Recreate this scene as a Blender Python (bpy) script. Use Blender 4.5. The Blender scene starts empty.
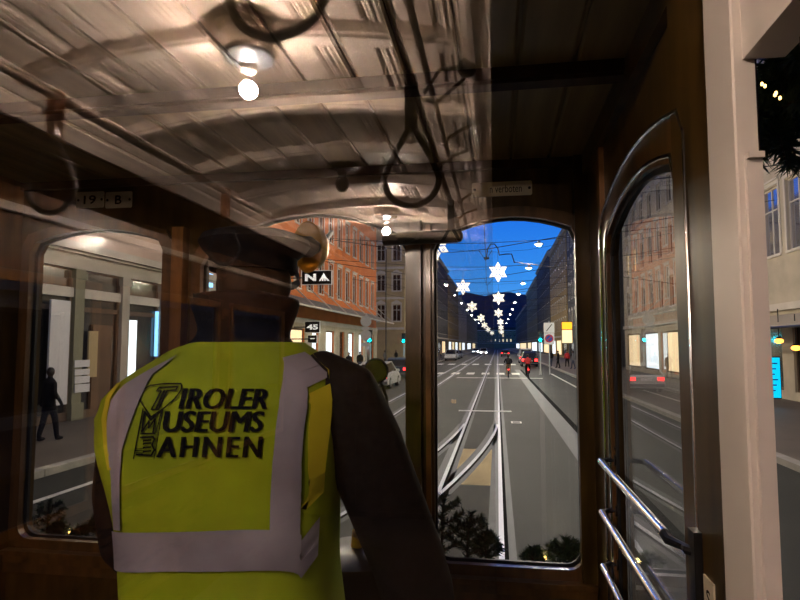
import bpy, bmesh, math, random
from mathutils import Vector, Matrix
from mathutils.bvhtree import BVHTree
random.seed(7)
R = math.radians
C = bpy.context.scene.collection
scene = bpy.context.scene

# ------------------------------------------------------------------ camera
EYE = 1.5                    # metres above the tram floor
GROUND = -0.9                # street level
YAW, PITCH, FPX = R(9.2), R(4.3), 600.0
cam_data = bpy.data.cameras.new('camera')
cam_data.sensor_width = 36.0
cam_data.lens = FPX / 800 * 36
cam_data.clip_start = 0.02
cam_data.clip_end = 6000
cam = bpy.data.objects.new('camera', cam_data)
C.objects.link(cam)
cam.location = (0, 0, EYE)
cam.rotation_euler = (R(90) + PITCH, 0, YAW)
scene.camera = cam
# ------------------------------------------------------------------ sky (blue hour)
world = bpy.data.worlds.new('world'); scene.world = world
world.use_nodes = True
wn = world.node_tree
wn.nodes.clear()
tc = wn.nodes.new('ShaderNodeTexCoord'); sp = wn.nodes.new('ShaderNodeSeparateXYZ')
rp = wn.nodes.new('ShaderNodeValToRGB'); bg = wn.nodes.new('ShaderNodeBackground'); wo = wn.nodes.new('ShaderNodeOutputWorld')
wn.links.new(tc.outputs['Generated'], sp.inputs[0]); wn.links.new(sp.outputs['Z'], rp.inputs[0])
wn.links.new(rp.outputs[0], bg.inputs[0]); wn.links.new(bg.outputs[0], wo.inputs[0])
e = rp.color_ramp.elements
e[0].position = 0.0; e[0].color = (0.16, 0.50, 1.0, 1)
e[1].position = 0.24; e[1].color = (0.008, 0.17, 0.95, 1)
n = e.new(0.11); n.color = (0.045, 0.32, 1.0, 1)
n = e.new(0.5); n.color = (0.010, 0.065, 0.34, 1)
n = e.new(1.0); n.color = (0.004, 0.02, 0.12, 1)
bg.inputs[1].default_value = .9
# ------------------------------------------------------------------ exposure
scene.cycles.sample_clamp_indirect = 0.0   # keep the full strength of the lamps in the glass
vs = scene.view_settings
vs.view_transform = 'Standard'; vs.look = 'None'; vs.exposure = 0.0; vs.gamma = 1.0; vs.use_curve_mapping = False
BULB_W = 42.0                # saloon bulbs
LAMP_W = 950.0               # street lamps

# ------------------------------------------------------------------ helpers
def ray(px, py):
    r = Vector((math.cos(YAW), math.sin(YAW), 0))
    f = Vector((-math.sin(YAW)*math.cos(PITCH), math.cos(YAW)*math.cos(PITCH), math.sin(PITCH)))
    u = r.cross(f)
    return f + r*((px-400)/FPX) + u*((300-py)/FPX)
def at(px, py, Y=None, X=None, Z=None):
    d = ray(px, py)
    if Y is not None: k = Y/d.y
    elif X is not None: k = X/d.x
    else: k = (Z-EYE)/d.z
    return Vector((0, 0, EYE)) + d*k

class MB:
    def __init__(s): s.v, s.f, s.m = [], [], []; s.mi = 0
    def add(s, vs, fs):
        b = len(s.v); s.v += [tuple(v) for v in vs]
        s.f += [tuple(b+i for i in f) for f in fs]; s.m += [s.mi]*len(fs); return s
    def box(s, x0, x1, y0, y1, z0, z1):
        if x0 > x1: x0, x1 = x1, x0
        if y0 > y1: y0, y1 = y1, y0
        v = [(x, y, z) for x in (x0, x1) for y in (y0, y1) for z in (z0, z1)]
        return s.add(v, [(0,1,3,2), (4,6,7,5), (0,4,5,1), (2,3,7,6), (0,2,6,4), (1,5,7,3)])
    def tube(s, pts, r, n=8, cap=True, closed=False):
        pts = [Vector(p) for p in pts]; k = len(pts)
        rs = r if isinstance(r, (list, tuple)) else [r]*k
        vs, up = [], None
        for i, p in enumerate(pts):
            if closed: t = pts[(i+1) % k]-pts[i-1]
            else: t = pts[min(i+1, k-1)]-pts[max(i-1, 0)]
            t.normalize()
            if up is None:
                up = Vector((0, 0, 1)) if abs(t.z) < .9 else Vector((1, 0, 0))
            a = t.cross(up)
            if a.length < 1e-5: a = t.orthogonal()
            a.normalize(); b = a.cross(t); up = b
            for j in range(n):
                q = 2*math.pi*j/n
                vs.append(p + (a*math.cos(q)+b*math.sin(q))*rs[i])
        fs = []
        for i in range(k if closed else k-1):
            i2 = (i+1) % k
            for j in range(n):
                j2 = (j+1) % n
                fs.append((i*n+j, i*n+j2, i2*n+j2, i2*n+j))
        if cap and not closed:
            fs.append(tuple(range(n-1, -1, -1))); fs.append(tuple((k-1)*n+j for j in range(n)))
        return s.add(vs, fs)
    def lathe(s, prof, c=(0, 0, 0), n=20, axis='Z', mat=None):
        vs = []
        for (r, h) in prof:
            for j in range(n):
                q = 2*math.pi*j/n; a, b = r*math.cos(q), r*math.sin(q)
                p = {'Z': (a, b, h), 'Y': (a, h, b), 'X': (h, a, b)}[axis]
                if mat is not None: p = mat @ Vector(p)
                vs.append((p[0]+c[0], p[1]+c[1], p[2]+c[2]))
        k = len(prof); fs = []
        for i in range(k-1):
            for j in range(n):
                j2 = (j+1) % n
                fs.append((i*n+j, i*n+j2, (i+1)*n+j2, (i+1)*n+j))
        if prof[0][0] > 1e-4: fs.append(tuple(range(n-1, -1, -1)))
        if prof[-1][0] > 1e-4: fs.append(tuple((k-1)*n+j for j in range(n)))
        return s.add(vs, fs)
    def ball(s, c, rx, ry=None, rz=None, n=14, m=9):
        ry = ry or rx; rz = rz or rx
        vs, fs = [], []
        for i in range(m+1):
            t = math.pi*i/m
            for j in range(n):
                q = 2*math.pi*j/n
                vs.append((c[0]+rx*math.sin(t)*math.cos(q), c[1]+ry*math.sin(t)*math.sin(q), c[2]+rz*math.cos(t)))
        for i in range(m):
            for j in range(n):
                j2 = (j+1) % n
                fs.append((i*n+j, i*n+j2, (i+1)*n+j2, (i+1)*n+j))
        return s.add(vs, fs)
    def prism(s, poly, axis, t0, t1):
        P = {'X': lambda a, b, t: (t, a, b), 'Y': lambda a, b, t: (a, t, b), 'Z': lambda a, b, t: (a, b, t)}[axis]
        k = len(poly)
        vs = [P(a, b, t0) for a, b in poly] + [P(a, b, t1) for a, b in poly]
        fs = [tuple(range(k)), tuple(range(2*k-1, k-1, -1))] + [(i, (i+1) % k, k+(i+1) % k, k+i) for i in range(k)]
        return s.add(vs, fs)
    def loft(s, rings, cap=True):
        n = len(rings[0]); vs = [p for r in rings for p in r]; fs = []
        for i in range(len(rings)-1):
            for j in range(n):
                j2 = (j+1) % n
                fs.append((i*n+j, i*n+j2, (i+1)*n+j2, (i+1)*n+j))
        if cap:
            fs.append(tuple(range(n-1, -1, -1))); fs.append(tuple((len(rings)-1)*n+j for j in range(n)))
        return s.add(vs, fs)
    def mesh(s, name, mats, smooth=False, weld=False):
        me = bpy.data.meshes.new(name)
        me.from_pydata(s.v, [], s.f)
        if not isinstance(mats, (list, tuple)): mats = [mats]
        for m in mats: me.materials.append(M[m] if isinstance(m, str) else m)
        me.polygons.foreach_set('material_index', s.m)
        bm = bmesh.new(); bm.from_mesh(me)
        if weld: bmesh.ops.remove_doubles(bm, verts=bm.verts, dist=1e-5)
        bmesh.ops.recalc_face_normals(bm, faces=bm.faces); bm.to_mesh(me); bm.free()
        if smooth:
            me.polygons.foreach_set('use_smooth', [True]*len(me.polygons))
            me.set_sharp_from_angle(angle=R(40))
        me.update(); return me
    def build(s, name, mats, parent=None, smooth=False, loc=None, weld=False):
        return link(name, s.mesh(name, mats, smooth, weld), parent, loc)

def link(name, me, parent=None, loc=None):
    o = bpy.data.objects.new(name, me); C.objects.link(o)
    if parent is not None: o.parent = parent
    if loc is not None: o.location = loc
    return o
def tag(o, label, cat, group=None, kind=None):
    o['label'] = label; o['category'] = cat
    if group: o['group'] = group
    if kind: o['kind'] = kind
    return o
def thing(name, label, cat, loc=(0, 0, 0), rz=0.0, group=None):
    o = bpy.data.objects.new(name, None); C.objects.link(o)
    o.empty_display_size = .1
    o.location = loc; o.rotation_euler = (0, 0, rz)
    return tag(o, label, cat, group)
def struct(o, label, cat):
    return tag(o, label, cat, kind='structure')
def copy_tree(o, parent=None):
    c = o.copy(); C.objects.link(c)
    if parent is not None: c.parent = parent
    for ch in list(o.children): copy_tree(ch, c)
    return c
def plate(outer, holes, T, depth, axis):
    """filled outline with holes: points (a, b); axis X -> (T, a, b), axis Y -> (a, T, b)"""
    cu = bpy.data.curves.new('outline', 'CURVE'); cu.dimensions = '2D'; cu.fill_mode = 'BOTH'; cu.extrude = depth/2
    for ring in [outer]+holes:
        spl = cu.splines.new('POLY'); spl.points.add(len(ring)-1)
        for i, (a, b) in enumerate(ring): spl.points[i].co = (a, b, 0, 1)
        spl.use_cyclic_u = True
    ob = bpy.data.objects.new('outline', cu); C.objects.link(ob)
    dg = bpy.context.evaluated_depsgraph_get()
    me = bpy.data.meshes.new_from_object(ob.evaluated_get(dg))
    mb = MB()
    if axis == 'X': vs = [(T+v.co.z, v.co.x, v.co.y) for v in me.vertices]
    else: vs = [(v.co.x, T+v.co.z, v.co.y) for v in me.vertices]
    mb.add(vs, [tuple(p.vertices) for p in me.polygons])
    bpy.data.objects.remove(ob); bpy.data.meshes.remove(me); bpy.data.curves.remove(cu)
    return mb
def text_pts(s, size=1.0, bold=0.0, shear=0.0, spacing=1.0, depth=0.0):
    """lettering as flat triangles; returns verts (x, y, z) and faces, left-bottom at 0, cap height about .73*size"""
    cu = bpy.data.curves.new('lettering', 'FONT'); cu.body = s; cu.size = size; cu.offset = bold; cu.shear = shear
    cu.space_character = spacing; cu.extrude = depth; cu.resolution_u = 3
    ob = bpy.data.objects.new('lettering', cu); C.objects.link(ob)
    dg = bpy.context.evaluated_depsgraph_get()
    me = bpy.data.meshes.new_from_object(ob.evaluated_get(dg))
    vs = [tuple(v.co) for v in me.vertices]; fs = [tuple(p.vertices) for p in me.polygons]
    bpy.data.objects.remove(ob); bpy.data.meshes.remove(me); bpy.data.curves.remove(cu)
    return vs, fs
def fit_text(s, x0, x1, y0, y1, **k):
    vs, fs = text_pts(s, **k)
    ax, bx = min(v[0] for v in vs), max(v[0] for v in vs); ay, by = min(v[1] for v in vs), max(v[1] for v in vs)
    return [(x0+(v[0]-ax)/(bx-ax)*(x1-x0), y0+(v[1]-ay)/(by-ay)*(y1-y0), v[2]) for v in vs], fs
def remeshed(mb, voxel, smooth_it=4):
    """fuse overlapping volumes into one continuous skin"""
    me = bpy.data.meshes.new('fuse'); me.from_pydata(mb.v, [], mb.f)
    bm = bmesh.new(); bm.from_mesh(me); bmesh.ops.recalc_face_normals(bm, faces=bm.faces); bm.to_mesh(me); bm.free()
    ob = bpy.data.objects.new('fuse', me); C.objects.link(ob)
    md = ob.modifiers.new('r', 'REMESH'); md.mode = 'VOXEL'; md.voxel_size = voxel
    sm = ob.modifiers.new('s', 'SMOOTH'); sm.iterations = smooth_it; sm.factor = .5
    dg = bpy.context.evaluated_depsgraph_get()
    out = bpy.data.meshes.new_from_object(ob.evaluated_get(dg))
    bpy.data.objects.remove(ob); bpy.data.meshes.remove(me)
    out.materials.clear()
    out.polygons.foreach_set('use_smooth', [True]*len(out.polygons))
    return out

# ------------------------------------------------------------------ materials
M = {}
def mat(name, col, rough=.6, metal=0.0, var=0.0, scale=8.0, bump=0.0, emit=0.0, coat=0.0, stretch=(1, 1, 1), col2=None, wave=False, spec=.5):
    m = bpy.data.materials.new(name); m.use_nodes = True; nt = m.node_tree; b = nt.nodes['Principled BSDF']
    b.inputs['Base Color'].default_value = (*col, 1); b.inputs['Roughness'].default_value = rough
    b.inputs['Metallic'].default_value = metal; b.inputs['Coat Weight'].default_value = coat
    b.inputs['Specular IOR Level'].default_value = spec
    b.inputs['Coat Roughness'].default_value = .12
    if emit:
        b.inputs['Emission Color'].default_value = (*col, 1); b.inputs['Emission Strength'].default_value = emit
    if var or bump:
        t = nt.nodes.new('ShaderNodeTexCoord'); mp = nt.nodes.new('ShaderNodeMapping'); mp.inputs['Scale'].default_value = stretch
        nz = nt.nodes.new('ShaderNodeTexNoise'); nz.inputs['Scale'].default_value = scale; nz.inputs['Detail'].default_value = 6
        nt.links.new(t.outputs['Object'], mp.inputs[0]); nt.links.new(mp.outputs[0], nz.inputs['Vector'])
        if var:
            rm = nt.nodes.new('ShaderNodeValToRGB')
            lo = col2 or tuple(c*(1-var) for c in col); hi = tuple(min(1, c*(1+var)) for c in col)
            rm.color_ramp.elements[0].position = .32; rm.color_ramp.elements[1].position = .68
            rm.color_ramp.elements[0].color = (*lo, 1); rm.color_ramp.elements[1].color = (*hi, 1)
            nt.links.new(nz.outputs['Fac'], rm.inputs[0]); nt.links.new(rm.outputs[0], b.inputs['Base Color'])
        if bump:
            bp = nt.nodes.new('ShaderNodeBump'); bp.inputs['Strength'].default_value = bump; bp.inputs['Distance'].default_value = .01
            nt.links.new(nz.outputs['Fac'], bp.inputs['Height']); nt.links.new(bp.outputs[0], b.inputs['Normal'])
    M[name] = m; return m
def glass(name, r0, tint=(1, 1, 1), rough=0.0):
    """thin sheet: clear transmission plus Schlick reflection at each face"""
    m = bpy.data.materials.new(name); m.use_nodes = True; nt = m.node_tree; nt.nodes.clear()
    g = nt.nodes.new('ShaderNodeNewGeometry'); d = nt.nodes.new('ShaderNodeVectorMath'); d.operation = 'DOT_PRODUCT'
    nt.links.new(g.outputs['Normal'], d.inputs[0]); nt.links.new(g.outputs['Incoming'], d.inputs[1])
    def mth(op, a, b=None):
        n = nt.nodes.new('ShaderNodeMath'); n.operation = op
        for i, x in enumerate((a, b)):
            if x is None: continue
            if isinstance(x, (int, float)): n.inputs[i].default_value = x
            else: nt.links.new(x, n.inputs[i])
        return n.outputs[0]
    c = mth('ABSOLUTE', d.outputs['Value']); k = mth('POWER', mth('SUBTRACT', 1.0, c), 5.0)
    fac = mth('ADD', mth('MULTIPLY', k, 1-r0), r0)
    tr = nt.nodes.new('ShaderNodeBsdfTransparent'); tr.inputs[0].default_value = (*tint, 1)
    gl = nt.nodes.new('ShaderNodeBsdfGlossy'); gl.inputs['Roughness'].default_value = rough
    mx = nt.nodes.new('ShaderNodeMixShader'); out = nt.nodes.new('ShaderNodeOutputMaterial')
    nt.links.new(fac, mx.inputs[0]); nt.links.new(tr.outputs[0], mx.inputs[1]); nt.links.new(gl.outputs[0], mx.inputs[2])
    nt.links.new(mx.outputs[0], out.inputs[0]); M[name] = m; return m

mat('varnish', (.062, .034, .007), .32, var=.45, scale=6, stretch=(3, 3, .5), coat=.04, spec=.22, bump=.05)
mat('varnish_frame', (.10, .046, .012), .28, var=.4, scale=7, stretch=(4, 4, .6), coat=.6)
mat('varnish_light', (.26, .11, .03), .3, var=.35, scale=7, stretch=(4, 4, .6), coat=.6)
mat('dark_wood', (.05, .027, .011), .5, var=.4, scale=6, stretch=(3, .5, 3), spec=.15)
mat('dark_board', (.26, .19, .075), .5, var=.25, scale=5, stretch=(5, .4, 1), coat=.15)
mat('saloon_wood', (.13, .05, .018), .25, var=.4, scale=6, stretch=(3, .5, 3), coat=.8)
mat('cream_ceiling', (.74, .64, .56), .42, var=.06, scale=3, coat=.2)
mat('cream_paint', (.60, .545, .50), .38, var=.10, scale=2.5, coat=.35, bump=.03)
mat('cream_rib', (.78, .68, .60), .38, coat=.25)
mat('rubber', (.008, .008, .008), .5)
mat('black_metal', (.012, .012, .013), .35, .3)
mat('black_leather', (.012, .008, .006), .5, var=.3, scale=30)
mat('tan_leather', (.22, .09, .035), .5, var=.3, scale=25, bump=.1)
mat('chrome', (.72, .74, .78), .16, 1.0)
mat('steel', (.42, .43, .45), .3, 1.0)
mat('rail_pipe', (.20, .15, .12), .3, .9)
mat('brass', (.80, .46, .08), .28, .75)
mat('enamel', (.60, .53, .40), .35, var=.05, coat=.3)
mat('print_black', (.003, .003, .003), .8, spec=.1)
mat('print_white', (.8, .8, .8), .5)
mat('floor_wood', (.05, .03, .015), .6, var=.3, scale=6, stretch=(6, .6, 1))
mat('lamp_metal', (.38, .42, .48), .25, .8)
mat('lamp_cream', (.62, .52, .42), .4)
mat('bulb_off', (.05, .04, .035), .1, coat=1)
mat('filament', (1.0, .72, .48), .5, emit=90)
glass('bulb_glass', .06, (1.0, .98, .95))
glass('pane_partition', .10, (.97, .97, .965))
glass('pane_front', .02, (.98, .99, .985))
glass('pane_side', .04, (.95, .96, .955))
# driver
mat('jacket', (.007, .007, .010), .85, spec=.12, var=.4, scale=40, bump=.15)
mat('vest_yellow', (.275, .36, .012), .85, spec=.15, var=.12, scale=9, bump=.12)
mat('vest_trim', (.55, .48, .012), .65)
mat('reflective', (.36, .34, .45), .42, .25, var=.10, scale=16)
mat('skin', (.42, .24, .16), .5)
mat('hair', (.02, .013, .009), .6, var=.4, scale=60)
mat('trousers', (.012, .012, .016), .8)
# street
def asphalt():
    m = mat('asphalt', (.031, .032, .027), .7, spec=.22, var=.16, scale=.35)
    nt = m.node_tree; b = nt.nodes['Principled BSDF']
    nz = nt.nodes.new('ShaderNodeTexNoise'); nz.inputs['Scale'].default_value = 60; nz.inputs['Detail'].default_value = 3
    t = nt.nodes.new('ShaderNodeTexCoord'); nt.links.new(t.outputs['Object'], nz.inputs['Vector'])
    bp = nt.nodes.new('ShaderNodeBump'); bp.inputs['Strength'].default_value = .3; bp.inputs['Distance'].default_value = .01
    nt.links.new(nz.outputs['Fac'], bp.inputs['Height']); nt.links.new(bp.outputs[0], b.inputs['Normal'])
asphalt()
mat('paving', (.10, .078, .06), .65, var=.15, scale=.8)
mat('concrete', (.040, .042, .045), .55, var=.15, scale=1.5)
mat('patch_dark', (.026, .025, .020), .7, spec=.22, var=.15, scale=.7)
mat('kerb', (.30, .28, .25), .7, var=.15, scale=3)
mat('road_paint', (.62, .60, .56), .6, var=.15, scale=5)
mat('rail_steel', (.46, .46, .52), .45, .7)
mat('groove', (.002, .002, .002), .9, spec=.04)
mat('mountain', (.030, .040, .085), .95, var=.3, scale=.004)
mat('wire', (.01, .01, .012), .6)
mat('lamp_glow', (1.0, .90, .74), .5, emit=45)
mat('star_glow', (1.0, .92, .80), .5, emit=1.3)
mat('star_core', (1.0, .78, .45), .5, emit=4)
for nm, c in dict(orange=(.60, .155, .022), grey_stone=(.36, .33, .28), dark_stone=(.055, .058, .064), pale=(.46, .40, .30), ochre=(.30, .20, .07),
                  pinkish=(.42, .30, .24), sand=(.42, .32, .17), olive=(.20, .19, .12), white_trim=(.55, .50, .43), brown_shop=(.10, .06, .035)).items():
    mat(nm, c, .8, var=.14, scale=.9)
mat('roof', (.035, .03, .03), .8, var=.2, scale=2)
mat('win_frame', (.55, .50, .43), .6)
mat('win_glass', (.012, .014, .018), .08, spec=.9)
mat('win_lit', (1.0, .74, .36), .5, emit=.9)
mat('shop_white', (.86, .94, 1.0), .5, emit=1.5)
mat('shop_warm', (1.0, .76, .44), .5, emit=1.1)
mat('shop_blue', (.25, .6, 1.0), .5, emit=1.8)
mat('sign_cyan', (.0, .55, .85), .5, emit=1.1)
mat('sign_orange', (1.0, .42, .02), .5, emit=1.6)
mat('orange_lamp', (1.0, .42, .06), .5, emit=3.5)
mat('shop_dark', (.018, .017, .016), .12, spec=.8)
mat('poster', (.62, .60, .62), .6)
mat('awning_fabric', (.20, .19, .165), .8, var=.1, scale=3)
mat('awning_beige', (.42, .36, .27), .8)
mat('traffic_green', (.0, .75, .85), .5, emit=30)
mat('red_glow', (1.0, .03, .03), .5, emit=5)
mat('headlight', (.85, .93, 1.0), .5, emit=60)
mat('sign_grey', (.42, .43, .44), .45, .3)
mat('blue_paint', (.02, .06, .35), .5)
mat('red_paint', (.6, .02, .02), .45)
mat('car_white', (.62, .62, .62), .28, coat=.8)
mat('car_black', (.012, .012, .014), .25, coat=.8)
mat('car_silver', (.33, .34, .36), .28, .5, coat=.6)
mat('car_blue', (.03, .05, .10), .28, .3, coat=.6)
mat('tyre', (.012, .012, .012), .8)
mat('needles', (.035, .065, .028), .7, var=.5, scale=30)
mat('twig', (.05, .03, .015), .8)
mat('fairy', (1.0, .62, .18), .5, emit=5)
mat('cloth_dark', (.010, .010, .012), .9, spec=.2)
mat('cloth_red', (.45, .015, .02), .7)
mat('cloth_grey', (.12, .12, .13), .8)
mat('cloth_tan', (.28, .20, .13), .8)
mat('jeans', (.04, .05, .09), .8)

# ================================================================== THE TRAM: platform shell
YF = 2.10                        # inner face of the front wall
XL, XR = -1.87, .31              # inner faces of the platform side walls
ZC = EYE+.645                    # platform ceiling
YG = .68                         # glass partition between saloon and platform
ZS = EYE-.738                    # sill height
def arch(a0, a1, z0, zs0, za, zs1=None, r=.05, n=9, rise=.10):
    """window outline (a, z): flat sill with rounded corners, sides, shallow arched head"""
    zs1 = zs0 if zs1 is None else zs1
    P = []
    for k in range(5):
        q = R(180+90*k/4); P.append((a0+r+r*math.cos(q), z0+r+r*math.sin(q)))
    for k in range(5):
        q = R(270+90*k/4); P.append((a1-r+r*math.cos(q), z0+r+r*math.sin(q)))
    c = 2*za-(zs0+zs1)/2
    P.append((a1, zs1-.035))
    for k in range(n+1):
        t = .04+.92*k/n; a = a1+(a0-a1)*t
        z = (1-t)**2*zs1+2*t*(1-t)*c+t*t*zs0
        P.append((a, z))
    P.append((a0, zs0-.035))
    return P
def grow(P, d):
    cx = (max(p[0] for p in P)+min(p[0] for p in P))/2; cz = (max(p[1] for p in P)+min(p[1] for p in P))/2
    w = (max(p[0] for p in P)-min(p[0] for p in P))/2; h = (max(p[1] for p in P)-min(p[1] for p in P))/2
    return [(cx+(a-cx)*(w+d)/w, cz+(z-cz)*(h+d)/h) for a, z in P]

fl = MB().box(XL-.05, XR+.05, YG, YF+.1, -.06, 0).build('floor', 'floor_wood')
struct(fl, 'dark worn platform floor under the driver', 'floor')

H1 = arch(-1.818, -1.241, ZS, EYE+.40, EYE+.455)
H2 = arch(-1.098, -.311, ZS, EYE+.335, EYE+.485, EYE+.385)
H3 = arch(-.223, .276, ZS, EYE+.375, EYE+.448, EYE+.40)
wf = plate([(XL-.05, -.1), (XR+.03, -.1), (XR+.03, ZC+.06), (XL-.05, ZC+.06)], [H1, H2, H3], YF+.03, .06, 'Y').build('wall_front', 'varnish')
struct(wf, 'brown varnished front wall of the cab with three arched windows', 'wall')
wl = ['front window of the cab left of the driver, looking at shopfronts', 'middle front window of the cab behind the driver\'s head', 'right front window of the cab showing rails and blue sky']
for i, H in enumerate((H1, H2, H3)):
    w = bpy.data.objects.new('window_%d' % (i+1), None); C.objects.link(w)
    struct(w, wl[i], 'window')
    plate(H, [], YF+.035, .004, 'Y').build('pane', 'pane_front', w)
    plate(grow(H, .030), [grow(H, -.006)], YF-.010, .026, 'Y').build('window_frame', 'varnish_frame', w)
    plate(grow(H, .002), [grow(H, -.012)], YF+.022, .012, 'Y').build('rubber_seal', 'rubber', w)
    x0, x1 = min(p[0] for p in H), max(p[0] for p in H)
    MB().box(x0-.03, x1+.03, YF-.06, YF-.02, ZS-.045, ZS-.028).box(x0-.03, x1+.03, YF-.045, YF, ZS-.075, ZS-.045).build('window_sill', 'varnish_frame', w)
# upright mouldings beside the right front pane (the light varnish edge left of it)
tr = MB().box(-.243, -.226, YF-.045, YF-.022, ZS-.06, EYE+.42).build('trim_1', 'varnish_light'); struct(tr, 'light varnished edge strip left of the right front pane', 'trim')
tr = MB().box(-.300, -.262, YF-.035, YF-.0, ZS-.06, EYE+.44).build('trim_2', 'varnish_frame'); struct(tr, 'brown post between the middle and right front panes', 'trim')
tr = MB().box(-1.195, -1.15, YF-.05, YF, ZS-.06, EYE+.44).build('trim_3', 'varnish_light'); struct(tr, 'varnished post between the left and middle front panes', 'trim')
tr = MB().box(XL, XR, YF-.018, YF, .30, .34).box(XL, XR, YF-.018, YF, ZS-.12, ZS-.085).build('trim_4', 'varnish_frame'); struct(tr, 'brown waist rail under the front windows', 'trim')
tr = MB().box(.262, .31, YF-.035, YF, ZS-.06, ZC).build('trim_5', 'varnish'); struct(tr, 'brown corner post right of the right front pane', 'trim')
# right side wall (the door side) with its arched window
HR = arch(1.035, 1.675, EYE-.78, EYE+.305, EYE+.350, EYE+.285, r=.04)
wr = plate([(.79, -.1), (YF+.06, -.1), (YF+.06, ZC+.06), (.79, ZC+.06)], [HR], XR+.0075, .015, 'X').build('wall_right', 'varnish')
struct(wr, 'brown varnished right side of the cab with an arched window', 'wall')
w = bpy.data.objects.new('window_4', None); C.objects.link(w); struct(w, 'arched side window behind the chrome bars right of the cab', 'window')
plate(HR, [], XR+.009, .003, 'X').build('pane', 'pane_side', w)
fr = plate(grow(HR, .075), [grow(HR, -.004)], XR-.009, .018, 'X').build('window_frame', 'varnish_frame', w)
def along(P, x, d):
    Q = grow(P, d); return [(x, a, z) for a, z in Q]
MB().tube(along(HR, XR-.020, .068), .0045, 6, closed=True).build('metal_bead', 'chrome', w, smooth=True)
MB().tube(along(HR, XR-.017, .008), .005, 6, closed=True).build('metal_bead', 'chrome', w, smooth=True)
plate(grow(HR, -.002), [grow(HR, -.016)], XR-.004, .008, 'X').build('rubber_seal', 'rubber', w)
tr = MB().box(.288, XR, .82, 1.03, .05, ZC).build('trim_16', 'varnish'); struct(tr, 'broad brown door post between side window and cream pillar', 'trim')
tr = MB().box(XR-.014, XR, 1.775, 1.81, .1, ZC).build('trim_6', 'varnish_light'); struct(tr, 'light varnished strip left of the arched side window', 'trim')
tr = MB().box(XR-.010, XR, 1.825, 1.837, .1, EYE+.3).build('trim_7', 'chrome'); struct(tr, 'thin bright metal strip in the cab corner', 'trim')
tr = MB().box(XR-.02, XR, .80, YF, ZC-.07, ZC).build('trim_8', 'varnish'); struct(tr, 'brown top rail of the right cab wall', 'trim')
# left side wall of the platform
HL = arch(1.0, 1.85, ZS, EYE+.37, EYE+.44)
wlf = plate([(YG, -.1), (YF+.06, -.1), (YF+.06, ZC+.06), (YG, ZC+.06)], [HL], XL-.02, .04, 'X').build('wall_left', 'varnish')
struct(wlf, 'brown varnished left side of the cab', 'wall')
w = bpy.data.objects.new('window_5', None); C.objects.link(w); struct(w, 'left side window of the cab at the picture edge', 'window')
plate(HL, [], XL-.02, .004, 'X').build('pane', 'pane_side', w)
plate(grow(HL, .03), [grow(HL, -.006)], XL+.008, .016, 'X').build('window_frame', 'varnish_frame', w)
# platform ceiling: longitudinal boards and two cross ribs
ce = MB().box(XL-.05, XR+.03, YG-.05, YF+.06, ZC+.012, ZC+.05).build('ceiling', 'dark_board'); struct(ce, 'dark boarded ceiling over the driver\'s cab', 'ceiling')
nb = 17; bw = (XR-XL)/nb
pb = MB().prism([(0.004, .004), (.010, 0), (bw-.010, 0), (bw-.004, .004), (bw-.004, .014), (.004, .014)], 'Y', YG, YF).mesh('board', 'dark_board')
for i in range(nb): link('board', pb, ce, (XL+i*bw, 0, ZC))
for y in (1.40, .86):
    MB().box(XL, XR, y-.03, y+.03, ZC-.028, ZC).box(XL, XR, y-.022, y+.022, ZC-.036, ZC-.028).build('rib', 'dark_wood', ce)
MB().box(XL, XR, YF-.02, YF, ZC-.03, ZC).build('cornice', 'dark_wood', ce)

# ================================================================== glass partition
w = bpy.data.objects.new('window_6', None); C.objects.link(w); struct(w, 'large glass partition between camera and driver, reflecting the saloon ceiling', 'window')
ZGT = EYE+.635
MB().box(XL, -.004, YG, YG+.004, .75, ZGT).build('pane', 'pane_partition', w)
MB().box(XL-.05, .24, YG-.02, YG+.03, ZGT, ZC+.30).build('header', 'dark_wood', w)
MB().box(XL, -.004, YG-.02, YG+.03, 0, .75).build('lower_panel', 'varnish', w)
# cream pillar and window header of the saloon, right of the camera
pl = bpy.data.objects.new('trim_9', None); C.objects.link(pl); struct(pl, 'cream painted pillar at the right with a short cross ledge', 'trim')
MB().prism([(.240, .642), (.242, .640), (.2615, .640), (.2615, .717), (.240, .717)], 'Z', 0, ZC+.2).build('post', 'cream_paint', pl)
MB().box(.2475, .2622, .634, .641, 0, EYE+.185).build('facing_strip', 'cream_paint', pl)
MB().box(.2475, .2622, .628, .641, EYE+.185, EYE+.191).build('ledge', 'cream_paint', pl)
MB().prism([(-.2, EYE+.298), (.640, EYE+.290), (.640, EYE+.40), (-.2, EYE+.40)], 'X', .250, .290).build('header_beam', 'cream_paint', pl)
sp_ = MB().box(.2855, .288, .900, .940, EYE-.44, EYE-.325)
sg = tag(sp_.build('number_plate', 'enamel'), 'small white plate with a black letter low on the cream pillar', 'sign')
tv, tf = fit_text('S', -.928, -.912, EYE-.362, EYE-.340, bold=.02)
MB().add([(.2850, -a, b) for a, b, c in [(x, y, z) for x, y, z in tv]], tf).build('lettering', 'print_black', sg)

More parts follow.
